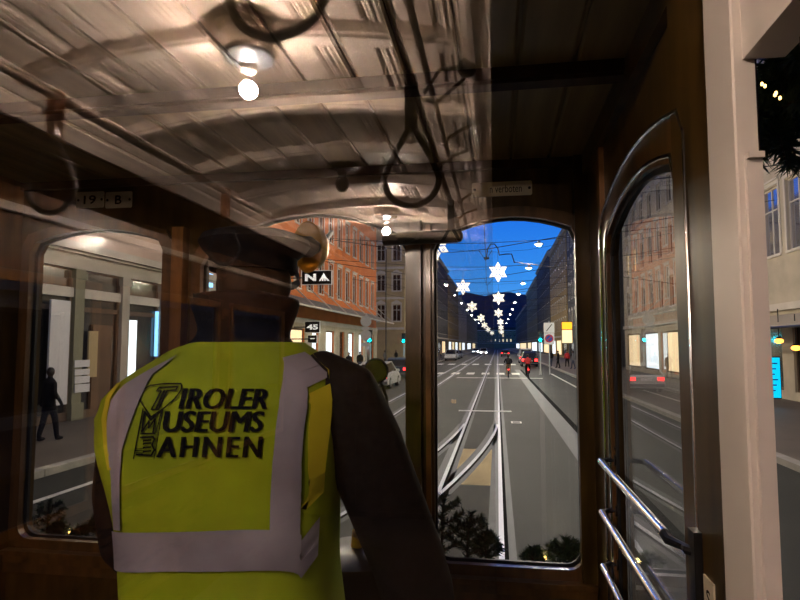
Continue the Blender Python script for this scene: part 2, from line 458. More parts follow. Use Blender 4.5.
# ================================================================== saloon behind the camera (seen reflected in the partition)
def yr(yv): return 2*YG-yv
XC, ZT, ZE = -.77, EYE+.945, EYE+.865
YB = -3.9
def zc(x): return ZT-(ZT-ZE)*((x-XC)/.70)**2
sc_ = MB()
pts = [(XC-.72+1.44*i/24) for i in range(25)]
sc_.prism([(x, zc(x)+.03) for x in pts]+[(x, zc(x)+.05) for x in reversed(pts)], 'Y', YB, YG-.02)
sce = sc_.build('ceiling', 'cream_ceiling'); struct(sce, 'cream boarded saloon ceiling reflected in the glass partition', 'ceiling')
x = XC-.70; k = 0
while x < XC+.695:
    wbd = .115 if k % 2 == 0 else .085
    x1 = min(x+wbd, XC+.70)
    pr = [(x+.002, zc(x)+.022), (x+.004, zc(x)+.006), (x+.012, zc(x))]
    if k % 2:
        m = 3
        for q in range(m):
            a = x+.014+(x1-x-.028)*q/m; b = x+.014+(x1-x-.028)*(q+1)/m
            pr += [(a, zc(a)+.004), (a+(b-a)*.3, zc(a)-.005), (a+(b-a)*.65, zc(b)-.005), (b-.0006, zc(b)+.008)]
    pr += [(x1-.012, zc(x1)), (x1-.004, zc(x1)+.006), (x1-.002, zc(x1)+.022)]
    MB().prism(pr, 'Y', YB, YG-.02).build('board', 'cream_ceiling', sce)
    x = x1; k += 1
for j in range(9):
    y = yr(1.10+.53*j)
    if y > YG-.05: continue
    P = [XC-.70+1.40*i/20 for i in range(21)]
    b = MB().prism([(x, zc(x)+.01) for x in P]+[(x, zc(x)-.036) for x in reversed(P)], 'Y', y-.036, y+.036)
    b.prism([(x, zc(x)-.034) for x in P]+[(x, zc(x)-.048) for x in reversed(P)], 'Y', y-.026, y+.026)
    b.build('rib', 'cream_rib', sce)
for i, s in enumerate((-1, 1)):
    t = MB()
    def pp(lst): return [(XC+s*a, z) for a, z in lst]
    t.prism(pp([(.685, ZE+.03), (.685, ZE-.015), (.70, ZE-.030), (.715, ZE-.030), (.715, ZE+.03)]), 'Y', YB, YG-.02)
    t.prism(pp([(.715, ZE+.02), (.715, ZE-.045), (.735, ZE-.06), (.755, ZE-.06), (.755, ZE+.02)]), 'Y', YB, YG-.02)
    t.prism(pp([(.755, ZE), (.755, ZE-.075), (.79, ZE-.115), (.81, ZE-.115), (.81, ZE)]), 'Y', YB, YG-.02)
    o = t.build('trim_%d' % (10+i), 'cream_rib')
    struct(o, ['stepped cream cornice of the saloon reflected at upper left', 'stepped cream cornice reflected down the middle above the rails'][i], 'trim')
# saloon side walls with windows, end wall, floor
SL, SR = XC-1.03, .285
def saloon_wall(X, s, name, lab):
    holes = []
    ys = [(-3.5, -2.5), (-2.3, -1.3), (-1.1, -.12), (.02, .60)] if s < 0 else [(-3.5, -2.5), (-2.3, -1.3), (-1.1, -.25), (-.15, .585)]
    for (a, b) in ys: holes.append([(a, .80), (b, .80), (b, EYE+.290), (a, EYE+.290)])
    o = plate([(YB, -.1), (YG-.02 if s < 0 else .60, -.1), (YG-.02 if s < 0 else .60, ZE-.02), (YB, ZE-.02)], holes, X+s*.012, .024, 'X').build(name, 'saloon_wood')
    struct(o, lab, 'wall')
    return ys
ysl = saloon_wall(SL, -1, 'wall_left', 'red-brown panelled left saloon wall reflected in the glass')
ysr = saloon_wall(SR, 1, 'wall_right', 'red-brown panelled right saloon wall beside the camera')
for i, (a, b) in enumerate(ysl):
    w = bpy.data.objects.new('window_%d' % (7+i), None); C.objects.link(w); struct(w, 'left saloon window reflected in the partition, bay %s' % ['farthest back', 'second from the back', 'beside the camera', 'next to the partition'][i], 'window')
    MB().box(SL-.014, SL-.010, a, b, .80, EYE+.262).build('pane', 'pane_side', w)
    h = [(a, .80), (b, .80), (b, EYE+.262), (a, EYE+.262)]
    plate(grow(h, .02), [grow(h, -.02)], SL+.008, .016, 'X').build('window_frame', 'varnish_light', w)
for i, s in enumerate((-1, 1)):
    X = SL if s < 0 else SR
    o = MB().prism([(XC+s*.80, ZE-.10), (XC+s*.80, ZE-.02), (X, ZE-.02), (X, ZE-.26), (X-s*.03, ZE-.25)], 'Y', YB, YG-.02 if s < 0 else .60).build('trim_%d' % (12+i), 'dark_wood')
    struct(o, ['dark cove panel under the left saloon cornice', 'dark cove panel under the right saloon cornice'][i], 'trim')
    if s < 0:
        o = MB().box(X, X+.03, YB, YG-.03, EYE+.50, EYE+.53).build('trim_14', 'cream_rib'); struct(o, 'pale moulding line along the reflected left window header', 'trim')
eh = [[(-1.25, .05), (-.30, .05), (-.30, EYE+.40), (-1.25, EYE+.40)]]
o = plate([(SL-.02, -.1), (SR+.02, -.1), (SR+.02, ZT+.05), (SL-.02, ZT+.05)], eh, YB-.02, .04, 'Y').build('wall_back', 'dark_wood'); struct(o, 'dark rear end wall of the saloon behind the camera', 'wall')
dr = bpy.data.objects.new('door_1', None); C.objects.link(dr); struct(dr, 'dark rear saloon door behind the camera', 'door')
MB().box(-1.25, -.30, YB-.03, YB-.01, .05, EYE+.40).build('leaf', 'dark_wood', dr); MB().box(-.40, -.36, YB-.01, YB+.03, 1.0, 1.03).build('door_handle', 'brass', dr)
o = MB().box(SL-.03, SR+.03, YB, YG, -.06, 0).build('floor', 'floor_wood'); struct(o, 'dark saloon floor behind the camera', 'floor')
# roof shell over the saloon and cab
o = MB().box(SL-.06, SR+.06, YB-.04, YG+.03, ZT+.06, ZT+.10).box(XL-.06, XR+.03, YG, YF+.1, ZC+.07, ZC+.10).build('roof_shell', 'roof'); struct(o, 'dark outer roof of the tram above both ceilings', 'roof')
# ------------------------------------------------------------------ lamps
def bulb_lamp(x, y, lit, label):
    z = zc(x)
    t = thing('ceiling_lamp', label, 'lamp', (x, y, z), group='saloon ceiling lamps')
    MB().lathe([(.0, -.002), (.098, -.002), (.098, -.012), (.085, -.022), (.085, -.080), (.078, -.088), (.0, -.088)], n=28).build('base', 'lamp_cream', t, True)
    MB().lathe([(.0, -.087), (.074, -.087), (.074, -.096), (.066, -.102), (.046, -.106), (.034, -.116), (.028, -.116), (.0, -.116)], n=28).build('collar', 'lamp_metal' if lit else 'black_metal', t, True)
    MB().lathe([(.0, -.114), (.021, -.114), (.023, -.122), (.023, -.132), (.019, -.137), (.0, -.137)], n=18).build('socket', 'lamp_cream' if lit else 'black_metal', t, True)
    prof = [(.017, -.134), (.018, -.142), (.026, -.156), (.0325, -.172), (.034, -.186), (.030, -.202), (.018, -.216), (.0, -.221)]
    bo = MB().lathe(prof, n=22).build('bulb', 'bulb_glass' if lit else 'bulb_off', t, True)
    if lit:
        MB().lathe([(.0, -.196), (.004, -.194), (.005, -.190), (.005, -.180), (.003, -.176), (.0, -.175)], n=10).build('filament', 'filament', bo, True)
        ld = bpy.data.lights.new('bulb_light', 'POINT'); ld.energy = BULB_W; ld.color = (1.0, .80, .66); ld.shadow_soft_size = .026
        lo = bpy.data.objects.new('bulb_light', ld); C.objects.link(lo); lo.parent = t; lo.location = (0, 0, -.19)
    return t
bulb_lamp(-.72, yr(1.63), True, 'lit bulb under round cream base, largest of the reflected ceiling lamps')
bulb_lamp(-.72, yr(2.72), False, 'unlit round ceiling lamp between the two lit reflected bulbs')
bulb_lamp(-.72, yr(3.87), True, 'small lit bulb reflected low above the orange houses')
bulb_lamp(-.72, yr(4.75), False, 'unlit ceiling lamp farthest back in the saloon')
# ------------------------------------------------------------------ grab rails with strap handles
def grab_rail(X, h, label, r=.013, brackets=(.95, 2.35, 3.4, 4.4), side=1):
    t = thing('grab_rail', label, 'rail', (X, 0, EYE+h))
    MB().tube([(0, YB+.02, 0), (0, YG-.03, 0)], r, 10).build('pipe', 'rail_pipe', t, True)
    for v in brackets:
        y = yr(v)
        MB().tube([(0, y, 0), (side*.06, y, .04), (side*.12, y, .06)], .007, 8).tube([(0, y-.014, 0), (0, y+.014, 0)], r+.006, 10).build('bracket', 'rail_pipe', t, True)
    return t
grab_rail(-1.25, .715, 'long metal grab rail reflected along the left cornice', side=-1)
grab_rail(-.225, .715, 'dark grab rail with handle reflected beside the middle cornice', side=1)
grab_rail(-.195, .80, 'thinner dark upper rail reflected beside the middle grab rail', r=.010, brackets=(1.3, 2.3, 3.3), side=1)
def strap_handle(X, h, yv, label, leather, L=.35, wd=.075, rz=0.0):
    t = thing('strap_handle', label, 'handle', (X, yr(yv), EYE+h), rz, group='hanging strap handles')
    s = MB()
    s.box(-.016, .016, -.018, -.014, -.13, .012).box(-.016, .016, .014, .018, -.13, .012).box(-.016, .016, -.018, .018, .012, .017)
    s.build('leather_strap', leather, t)
    P = []
    for k in range(25):
        q = -math.pi/2+2*math.pi*k/24
        a = math.cos(q)*wd; b = math.sin(q)
        if b > 0: a *= (1-b)**.75*.95+.08; z = -L+.085+b*.155
        else: z = -L+.085+b*.075
        P.append((a, 0, z))
    P = P[:-1]
    MB().tube(P, .0085, 8, closed=True).build('loop', 'black_leather', t, True)
    MB().tube([(0, 0, -L+.235), (0, 0, -.09)], .013, 8).build('ferrule', 'steel' if leather == 'tan_leather' else 'black_metal', t, True)
    return t
strap_handle(-.225, .715, 1.58, 'black teardrop strap handle hanging in front of the reflected ceiling', 'black_leather')
strap_handle(-1.25, .715, 1.50, 'tan leather strap with dark loop hanging at the far left', 'tan_leather')
strap_handle(-.225, .715, 3.0, 'small distant strap handle on the middle rail', 'black_leather')
strap_handle(-1.25, .715, 2.6, 'tan strap handle farther along the left rail', 'tan_leather')
strap_handle(-.37, .87, .95, 'large dark handle loop cut by the top picture edge', 'black_leather', wd=.085)
o = thing('cord_bracket', 'black wire bracket reflected between the dark rails and cornice', 'bracket', (-.21, yr(1.75), EYE+.76))
MB().tube([(0, 0, 0), (.05, .04, .05), (.10, .05, .05), (.13, .02, .07)], .006, 6).tube([(0, 0, -.02), (.04, -.06, 0), (.12, -.05, .06)], .006, 6).build('arm', 'black_metal', o, True)
MB().ball((.13, 0, .07), .03, .03, .03).build('knob', 'black_metal', o, True)
MB().tube([(-.02, 0, 0), (.0, .02, -.03), (.03, 0, -.03), (.03, -.02, 0)], .005, 6).build('hook', 'black_metal', o, True)

# ================================================================== fittings in the cab
# chrome guard bars on the right wall
gb = thing('window_guard', 'three chrome guard bars across the right side window', 'guard rail', (XR, 1.35, 0))
XB = .262-XR
for i, h in enumerate((.302, .432, .568)):
    z = EYE-h; y0, y1 = 1.655-1.35, 1.025-1.35
    b = MB().tube([(XB, y0, z), (XB, y1+.02, z)], .0085, 12).build('bar', 'chrome', gb, True)
    MB().tube([(XB, y0-.005, z), (XB+.02, y0+.02, z), (-.004, y0+.022, z)], .007, 8).tube([(-.012, y0+.022, z), (0, y0+.022, z)], .016, 10).build('end_bracket', 'black_metal', b, True)
    MB().tube([(XB, y1+.03, z), (XB, y1, z-.004), (XB+.015, y1-.03, z-.004), (XB+.012, y1-.055, z), (XB+.03, y1-.075, z)], [.008, .008, .006, .008, .006], 8).build('end_bracket', 'black_metal', b, True)
MB().box(-.007, -.001, .315, .335, EYE-.75, EYE-.255).lathe([(0, -.012), (.006, -.012), (.006, 0), (0, 0)], (0, .325, EYE-.27), 8, 'X').build('mounting_strip', 'black_metal', gb)
MB().box(XB+.014, XB+.0255, -.405, -.378, EYE-.80, EYE-.270).build('mounting_strip', 'black_metal', gb)
# number plates 19 and B
def name_plate(label, txt, px0, px1, py0, py1, name='enamel_plate', bold=.02, tx=None):
    a, b = at(px0, py1, Y=YF-.004), at(px1, py0, Y=YF-.004)
    if tx is None: tx = (.25, .75)
    z0, z1 = min(a.z, b.z), max(a.z, b.z)
    zm = (at((px0+px1)/2, (py0+py1)/2, Y=YF).z); hh = abs(at(px0, py1, Y=YF).z-at(px0, py0, Y=YF).z)/2
    t = thing(name, label, 'sign', ((a.x+b.x)/2, YF, zm))
    w = (b.x-a.x)/2
    MB().prism([(-w, -hh+.004), (-w+.004, -hh), (w-.004, -hh), (w, -hh+.004), (w, hh-.004), (w-.004, hh), (-w+.004, hh), (-w, hh-.004)], 'Y', -.004, 0).build('plate', 'enamel', t)
    vs, fs = fit_text(txt, -w+2*w*tx[0], -w+2*w*tx[1], -hh*.55, hh*.55, bold=bold)
    MB().add([(x, -.0045, y) for x, y, z in vs], fs).build('lettering', 'print_black', t)
    for sx in (-1, 1):
        MB().lathe([(0, -.007), (.004, -.0065), (.0055, -.004), (.0055, 0)], (sx*(w-.009), 0, 0), 10, 'Y').build('screw', 'black_metal', t, True)
name_plate('small cream plate reading 19 above the left front window', '19', 76, 104, 192, 208, tx=(.27, .72))
name_plate('small cream plate reading B beside the 19 plate', 'B', 105, 132, 192, 208, tx=(.37, .62))
name_plate('long cream plate ending in verboten above the right front window', 'n verboten', 472, 532, 182, 196, bold=.0, tx=(.30, .83))
# small brown switch plate under the right front window
o = thing('switch_plate', 'small dark switch plate below the right front window', 'plate', at(502, 580, Y=YF))
MB().box(-.055, .055, -.008, 0, -.018, .018).build('plate', 'dark_wood', o)
for sx in (-.03, .03): MB().lathe([(0, -.014), (.006, -.013), (.008, -.008), (.008, 0)], (sx, 0, 0), 10, 'Y').build('screw', 'black_metal', o, True)
# brass gong hanging near the header
c = at(310, 247, Y=1.93)
o = thing('brass_gong', 'shiny brass gong with black hub beside the driver\'s cap', 'gong', c)
mt = Matrix.Rotation(R(-38), 4, 'Z') @ Matrix.Rotation(R(6), 4, 'X')
MB().lathe([(.0, .050), (.027, .049), (.054, .040), (.074, .020), (.083, -.002), (.087, -.011), (.083, -.011), (.070, .016), (.045, .036), (.0, .042)], n=36, axis='Y', mat=mt).build('dish', 'brass', o, True)
MB().lathe([(.0, -.05), (.028, -.048), (.036, -.03), (.036, .0), (.02, .03), (.0, .045)], n=24, axis='Y', mat=mt).build('hub', 'black_metal', o, True)
MB().tube([mt @ Vector((0, .05, 0)), (.03, .12, .06), (.03, .165, .08)], .009, 8).build('arm', 'black_metal', o, True)
MB().tube([(-.03, -.03, -.02), (-.05, -.03, -.06), (-.055, -.02, -.075)], .005, 8).ball((-.055, -.02, -.078), .010).build('striker', 'steel', o, True)
# black sun visor arm
a = at(412, 238, Y=1.99); b = at(463, 236, Y=1.99)
o = tag(MB().tube([a-Vector((.10, -.03, 0)), a, b-Vector((.02, 0, 0)), b-Vector((.006, 0, 0)), b], [.020, .022, .022, .018, .008], 14).build('visor_bar', 'black_metal', None, True), 'black round-ended bar across the top corner of the right front pane', 'bar')
# round mirror outside in front of the driver
c = at(376, 371, Y=2.28)
o = thing('round_mirror', 'round black mirror on a rod beside the driver\'s right shoulder', 'mirror', c)
MB().lathe([(.0, .03), (.035, .026), (.047, .010), (.050, -.004), (.046, -.008), (.0, -.008)], n=28, axis='Y').build('housing', 'black_metal', o, True)
MB().lathe([(.0, -.0085), (.043, -.0085), (.043, -.0095), (.0, -.0095)], n=28, axis='Y').build('mirror_glass', 'car_black', o, True)
MB().tube([(.01, .02, -.03), (.035, .03, -.10), (.05, -.0, -.17), (.05, -.10, -.20), (.05, -.11, -.25)], .006, 8).build('rod', 'black_metal', o, True)
# controller stand in front of the driver
o = thing('controller_stand', 'dark controller stand with a crank handle in front of the driver', 'controller', (-.42, 1.80, 0))
MB().lathe([(.0, 0), (.16, 0), (.16, .04), (.13, .06), (.13, .80), (.15, .83), (.15, .88), (.10, .90), (.0, .90)], n=24).build('pedestal', 'black_metal', o, True)
MB().tube([(0, 0, .90), (0, 0, .94), (.06, -.10, .945), (.08, -.14, .945)], [.02, .018, .013, .013], 10).build('crank', 'brass', o, True)
MB().lathe([(.0, .94), (.016, .945), (.018, .98), (.014, 1.0), (.0, 1.005)], (.08, -.14, 0), 14).build('knob', 'dark_wood', o, True)

# ================================================================== the driver
drv = thing('person', 'tram driver in yellow safety vest over dark jacket, seen from behind', 'person', (-.555, 1.15, 0))
ox, oy = -.555, 1.15
def interp(tab, z):
    for (a, b) in zip(tab, tab[1:]):
        if z <= b[0]:
            t = (z-a[0])/(b[0]-a[0]); t = max(0, min(1, t))
            return tuple(a[i]+(b[i]-a[i])*t for i in range(1, len(a)))
    return tab[-1][1:]
# z, half width, half depth, centre x, centre y
TOR = [(.80, .190, .150, .045, .02), (.95, .192, .150, .042, .01), (1.10, .197, .148, .034, 0), (1.22, .213, .150, .021, 0), (1.33, .235, .150, .008, .0),
       (1.40, .242, .140, .003, .005), (1.445, .235, .120, .0, .015), (1.475, .195, .100, .005, .025), (1.500, .145, .085, .012, .035), (1.525, .095, .075, .02, .045)]
def torso_ring(z, g=0.0, n=44, p=2.6):
    w, d, cx, cy = interp(TOR, z); w += g; d += g
    out = []
    for j in range(n):
        q = 2*math.pi*j/n; c, s = math.cos(q), math.sin(q)
        x = cx+w*math.copysign(abs(c)**(2/p), c); k = max(0, min(1, (z-1.22)/.2))
        out.append((x, cy+d*math.copysign(abs(s)**(2/p), s), z-k*.055*max(0, -(x+.03)/.22)))
    return out
jk = MB()
jk.loft([torso_ring(z, -.012) for z in (.80, .88, .96, 1.04, 1.12, 1.2, 1.28, 1.35, 1.4, 1.43, 1.46, 1.485, 1.505, 1.525)])
RA = [(.17, .02, 1.435), (.245, .02, 1.395), (.285, .035, 1.31), (.325, .055, 1.20), (.365, .09, 1.08), (.385, .135, .985), (.36, .22, .955), (.30, .36, .975), (.245, .455, .99)]
RRa = [.070, .084, .082, .079, .077, .078, .070, .058, .050]
LA = [(-.15, .03, 1.385), (-.205, .04, 1.345), (-.232, .055, 1.27), (-.252, .07, 1.18), (-.248, .09, 1.07), (-.23, .16, .99), (-.18, .27, .965), (-.10, .38, .975)]
jk.tube(RA, RRa, 16); jk.tube(LA, [.062, .068, .066, .064, .062, .060, .054, .047], 16)
# turned-up collar
jk.loft([[(.030+(.082+k*.010)*math.cos(q), .048+(.078+k*.006)*math.sin(q), 1.49+.027*k+.008*math.sin(q)*k*-.4) for q in [2*math.pi*j/24 for j in range(24)]] for k in range(5)])
me = remeshed(jk, .011, 6); me.materials.append(M['jacket'])
link('jacket', me, drv)
# body: legs, head, hands in one skin
bd = MB()
bd.loft([torso_ring(z, -.04) for z in (.80, 1.0, 1.2, 1.35, 1.42, 1.47, 1.50)])
bd.tube([(.035, .05, 1.46), (.042, .055, 1.60)], .056, 16)
hx, hy = .042, .065
def head_ring(t):
    z = 1.515+.225*t
    prof = [(0, .035, .045, .035), (.1, .052, .062, .022), (.25, .062, .080, .010), (.45, .070, .094, .0), (.65, .074, .098, -.004), (.85, .062, .084, -.006), (.95, .040, .056, -.006), (1.0, .012, .02, -.006)]
    w, d, cy = interp(prof, t)
    return [(hx+w*math.cos(q), hy+cy+d*math.sin(q), z) for q in [2*math.pi*j/24 for j in range(24)]]
bd.loft([head_ring(t/14) for t in range(15)])
bd.tube([(hx, hy+.085, 1.645), (hx, hy+.108, 1.612), (hx, hy+.088, 1.602)], [.008, .014, .009], 8)      # nose
for s in (-1, 1):
    bd.ball((hx+s*.074, hy-.005, 1.628), .010, .018, .030)                                             # ears
    bd.ball((hx+s*.030, hy+.082, 1.648), .013, .010, .008)                                             # brows and eyes
bd.ball((hx, hy+.082, 1.575), .024, .012, .008)                                                        # lips
def hand(c, d, side):
    d = Vector(d).normalized(); up = Vector((0, 0, 1)); a = d.cross(up).normalized(); u = a.cross(d)
    c = Vector(c)
    bd.tube([c-d*.10, c, c+d*.03, c+d*.075], [.028, .030, .038, .036], 12)
    for k, L in enumerate((.070, .078, .074, .058)):
        b = c+d*.07+a*(-.030+.020*k)
        bd.tube([b, b+d*L*.45+u*.004, b+d*L*.7-u*.020, b+d*L*.55-u*.046], [.010, .0095, .009, .008], 8)
    b = c+d*.02-a*side*.034
    bd.tube([b, b-a*side*.022+d*.03-u*.010, b-a*side*.006+d*.055-u*.026], [.012, .011, .009], 8)
hand((.23, .49, .99), (-.35, .9, -.02), 1)
hand((-.08, .41, .975), (.35, .9, 0), -1)
me = remeshed(bd, .006, 3); me.materials.append(M['skin']); me.materials.append(M['hair'])
for p in me.polygons:
    c = p.center
    if c.z > 1.56 and c.y < hy+.035-(.02 if c.z < 1.62 else 0) and c.z > 1.585: p.material_index = 1
link('body', me, drv)
lg = MB()
lg.loft([torso_ring(z, -.02) for z in (.78, .86, .92)])
for s in (-1, 1): lg.tube([(s*.10, .01, .92), (s*.115, .015, .70), (s*.125, .02, .46), (s*.13, .01, .25), (s*.135, .0, .07)], [.115, .105, .078, .072, .066], 16)
me = remeshed(lg, .012, 5); me.materials.append(M['trousers']); link('trousers', me, drv)
for s in (-1, 1):
    MB().loft([[(s*.14+w*math.cos(q), .04+cy+d*math.sin(q), z) for q in [2*math.pi*j/16 for j in range(16)]] for z, w, d, cy in ((0, .048, .14, 0), (.03, .05, .142, 0), (.06, .046, .12, -.01), (.09, .042, .07, -.04), (.12, .045, .055, -.05))]).build('shoe', 'rubber', drv, True)
# cap: band, soft crown, peak
cp = MB().loft([[(hx+w*math.cos(q), hy+cy+d*math.sin(q), z) for q in [2*math.pi*j/32 for j in range(32)]] for z, w, d, cy in
   ((1.655, .088, .106, -.004), (1.685, .090, .108, -.004), (1.700, .106, .124, 0), (1.716, .116, .134, .004), (1.730, .110, .128, .006), (1.740, .082, .098, .008), (1.744, .03, .04, .01))]).build('cap', 'jacket', drv, True)
MB().loft([[(hx+w*math.cos(q), hy+.02+d*math.sin(q), z-.02*max(0, math.sin(q))) for q in [math.pi*j/16 for j in range(17)]] for z, w, d in ((1.660, .088, .09), (1.655, .08, .150), (1.651, .08, .150), (1.654, .086, .088))], cap=False).build('peak', 'rubber', cp, True)
# safety vest shell
vt = MB()
zs = [.84+.03*i for i in range(18)]+[1.375, 1.40, 1.42, 1.44, 1.455, 1.47, 1.483, 1.495, 1.506]
def wob(p, z):
    x, y, z = p
    f = .004*math.sin(x*23+z*9)*math.cos(z*17+x*5)+.003*math.sin(z*38+x*11)
    return (x*(1+f*.5), y+(-f if y < 0 else f), z)
vt.loft([[wob(p, z) for p in torso_ring(z, .010+max(0, (1.1-z))*.06, 72)] for z in zs], cap=False)
vest = vt.build('vest', 'vest_yellow', drv, True)
vme = vest.data
bvh = BVHTree.FromPolygons([v.co.copy() for v in vme.vertices], [tuple(p.vertices) for p in vme.polygons])
def onvest(px, py, off=.005):
    """the point of the vest's back that a spot of the photograph falls on, in the vest's own coordinates"""
    q = at(px, py, Y=1.005)
    x, z = q.x-ox, q.z
    for k in range(3):
        hit = bvh.ray_cast(Vector((x, -1, z)), Vector((0, 1, 0)))
        if hit[0] is None:
            w, d, cx, cy = interp(TOR, z); x = max(cx-w+.003, min(cx+w-.003, x)); continue
        if k < 1:
            q = at(px, py, Y=oy+hit[0].y); x, z = q.x-ox, q.z
        else: break
    if hit[0] is None: return Vector((x, 0, z))
    return Vector((x, hit[0].y, z))+hit[1]*(off if hit[1].y < 0 else -off)
def band(name, rows, m, par, nx=8, off=.005):
    """rows: list of (left px, right px, py left, py right)"""
    mb = MB(); P = []
    for (xa, xb, ya, yb) in rows:
        for i in range(nx+1):
            t = i/nx; P.append(onvest(xa+(xb-xa)*t, ya+(yb-ya)*t, off))
    fs = [(r*(nx+1)+i, r*(nx+1)+i+1, (r+1)*(nx+1)+i+1, (r+1)*(nx+1)+i) for r in range(len(rows)-1) for i in range(nx)]
    return mb.add(P, fs).build(name, m, par, True)
def dense(rows, k=5):
    out = []
    for a, b in zip(rows, rows[1:]):
        for j in range(k): out.append(tuple(a[i]+(b[i]-a[i])*j/k for i in range(4)))
    return out+[rows[-1]]
band('reflective_stripe', dense([(291, 322, 355, 361), (286, 318, 375, 377), (281, 312, 400, 400), (276, 307, 430, 430), (273, 303, 460, 460), (271, 303, 495, 495), (270, 304, 530, 530)]), 'reflective', vest)
band('reflective_stripe', dense([(147, 176, 372, 356), (122, 152, 387, 376), (110, 142, 402, 398), (107, 132, 425, 424), (109, 124, 450, 450), (113, 122, 480, 480), (114, 122, 530, 530)]), 'reflective', vest)
band('reflective_stripe', dense([(111, 341, 532, 528), (111, 342, 572, 568)], 5), 'reflective', vest, nx=40)
# yellow piping round the arm holes and hem
band('armhole_piping', dense([(329, 337, 359, 363), (321, 331, 380, 382), (315, 325, 402, 404), (311, 320, 430, 431), (310, 319, 465, 465), (313, 322, 500, 500)]), 'vest_trim', vest, 3, .012)
band('armhole_piping', dense([(112, 118, 386, 384), (103, 109, 400, 400), (101, 107, 420, 420), (104, 109, 445, 445), (109, 113, 470, 470)]), 'vest_trim', vest, 3)
# lettering and emblem printed on the back
prt = MB()
for s, x0, x1, y0, y1, sh, spc in (('IROLER', 180.5, 267.5, 409.5, 389.5, .28, 1.0), ('USEUMS', 165, 264.5, 432, 411.5, .22, 1.0), ('AHNEN', 159, 262.5, 456.5, 436.5, .12, 1.25)):
    vs, fs = text_pts(s, 1.0, shear=sh, spacing=spc)
    ax, bx = min(v[0] for v in vs), max(v[0] for v in vs); ay, by = min(v[1] for v in vs), max(v[1] for v in vs)
    for dx in (-1.15, -.6, 0, .6, 1.15): prt.add([onvest(dx+x0+(v[0]-ax)/(bx-ax)*(x1-x0), y0+(v[1]-ay)/(by-ay)*(y1-y0)) for v in vs], fs)
prt.build('lettering', 'print_black', vest)
em = MB()
def stroke(pts, w=1.3):
    for (p, q) in zip(pts, pts[1:]):
        dx, dy = q[0]-p[0], q[1]-p[1]; L = math.hypot(dx, dy) or 1; nx, ny = -dy/L*w/2, dx/L*w/2; ex, ey = dx/L*w*.3, dy/L*w*.3
        em.add([onvest(p[0]-ex+nx, p[1]-ey+ny), onvest(q[0]+ex+nx, q[1]+ey+ny), onvest(q[0]+ex-nx, q[1]+ey-ny), onvest(p[0]-ex-nx, p[1]-ey-ny)], [(0, 1, 2, 3)])
stroke([(182, 385), (166, 385), (151, 387), (144, 391), (140.5, 397), (141.5, 402), (152.5, 417.5), (165.5, 408.5), (176, 400), (182, 392), (183, 387), (182, 385)])
stroke([(179, 388), (160.5, 389), (158, 392.5), (162.5, 392.5), (153, 410)], 1.5); stroke([(179, 388), (177, 391.5), (168.5, 392), (160, 410), (153, 410)], 1.5)
stroke([(166, 392), (158, 409)], 2.4)
stroke([(145, 409), (136, 458)]); stroke([(163.5, 410), (158, 432)]); stroke([(164.5, 409), (156, 458)], .8)
stroke([(144, 432), (146.5, 412), (152.5, 420), (163, 411)], 2.0); stroke([(144, 432), (151, 421), (150.5, 428), (157, 419), (155, 432)], 1.6); stroke([(143, 433.5), (157, 433)], 1.2)
stroke([(143, 437), (155, 436.5), (156.5, 439), (154, 444.5), (156.5, 449), (153.5, 454.5), (139, 454)], 1.8)
for k, y in enumerate((440, 443, 447, 450.5)): stroke([(147, y), (153, y-.4)], 1.5); stroke([(146, y-.6), (146, y+1.2)], 1.2)
for y in (448.5, 450, 451.6, 453): stroke([(138.5, y), (145, y-.2)], .8)
em.build('emblem', 'print_black', vest)

# ================================================================== THE STREET
G = GROUND
XKL, XKR = -8.2, 5.6             # kerbs
XFL, XFR = -13.0, 12.0           # house fronts
o = MB().box(-80, 80, -120, 2450, G-.30, G-.02).build('ground', 'patch_dark'); struct(o, 'dark ground under the whole street', 'ground')
road = MB().box(XKL, XKR, -30, 520, G-.1, G).build('road', 'asphalt'); struct(road, 'grey asphalt roadway with tram tracks', 'road')
o = MB().box(-45, XKL, 66, 77, G-.1, G-.002).build('road', 'asphalt'); struct(o, 'asphalt side street opening beyond the orange house', 'road')
for (x0, x1, y0, y1, lab) in ((XFL-2, XKL-.25, -30, 65.5, 'brown paved pavement along the left shopfronts'), (XFL-2, XKL-.25, 77.5, 520, 'left pavement beyond the side street'), (XKR+.25, XFR+2, -30, 520, 'pavement along the right shopfronts')):
    p = MB().box(x0, x1, y0, y1, G-.1, G+.12).build('pavement', 'paving'); struct(p, lab, 'pavement')
    xk = x1+.125 if x0 < 0 else x0-.125
    ks = MB().box(-.125, .125, .012, 1.988, -.1, .13).mesh('kerb_stone', 'kerb')
    for i in range(int(min(y1, 100)-max(y0, 4))//2): link('kerb_stone', ks, p, (xk, max(y0, 4)+2*i, G))
    if y1 > 100: MB().box(xk-.125, xk+.125, 100, y1, G-.1, G+.13).build('kerb_line', 'kerb', p)
def strip(P, w, z0, z1):
    mb = MB(); n = len(P); vs = []
    for i, (x, y) in enumerate(P):
        a = Vector(P[max(i-1, 0)]); b = Vector(P[min(i+1, n-1)]); d = (b-a).normalized(); nx, ny = d.y*w/2, -d.x*w/2
        vs += [(x-nx, y-ny, z0), (x+nx, y+ny, z0), (x+nx, y+ny, z1), (x-nx, y-ny, z1)]
    fs = []
    for i in range(n-1):
        b = 4*i
        for j in range(4): fs.append((b+j, b+(j+1) % 4, b+4+(j+1) % 4, b+4+j))
    fs += [(0, 1, 2, 3), tuple(4*(n-1)+j for j in (3, 2, 1, 0))]
    return mb.add(vs, fs)
def rail(name, P, label):
    t = thing(name, label, 'rail', (0, 0, G))
    strip(P, .34, -.02, .004).build('concrete_bed', 'concrete', t)
    strip(P, .065, 0, .012).build('rail_head', 'rail_steel', t)
    Q = [(x+.056, y) for x, y in P]; strip(Q, .050, 0, .0075).build('groove', 'groove', t)
def dv(y): return -.0078*max(0, 21-y)**2
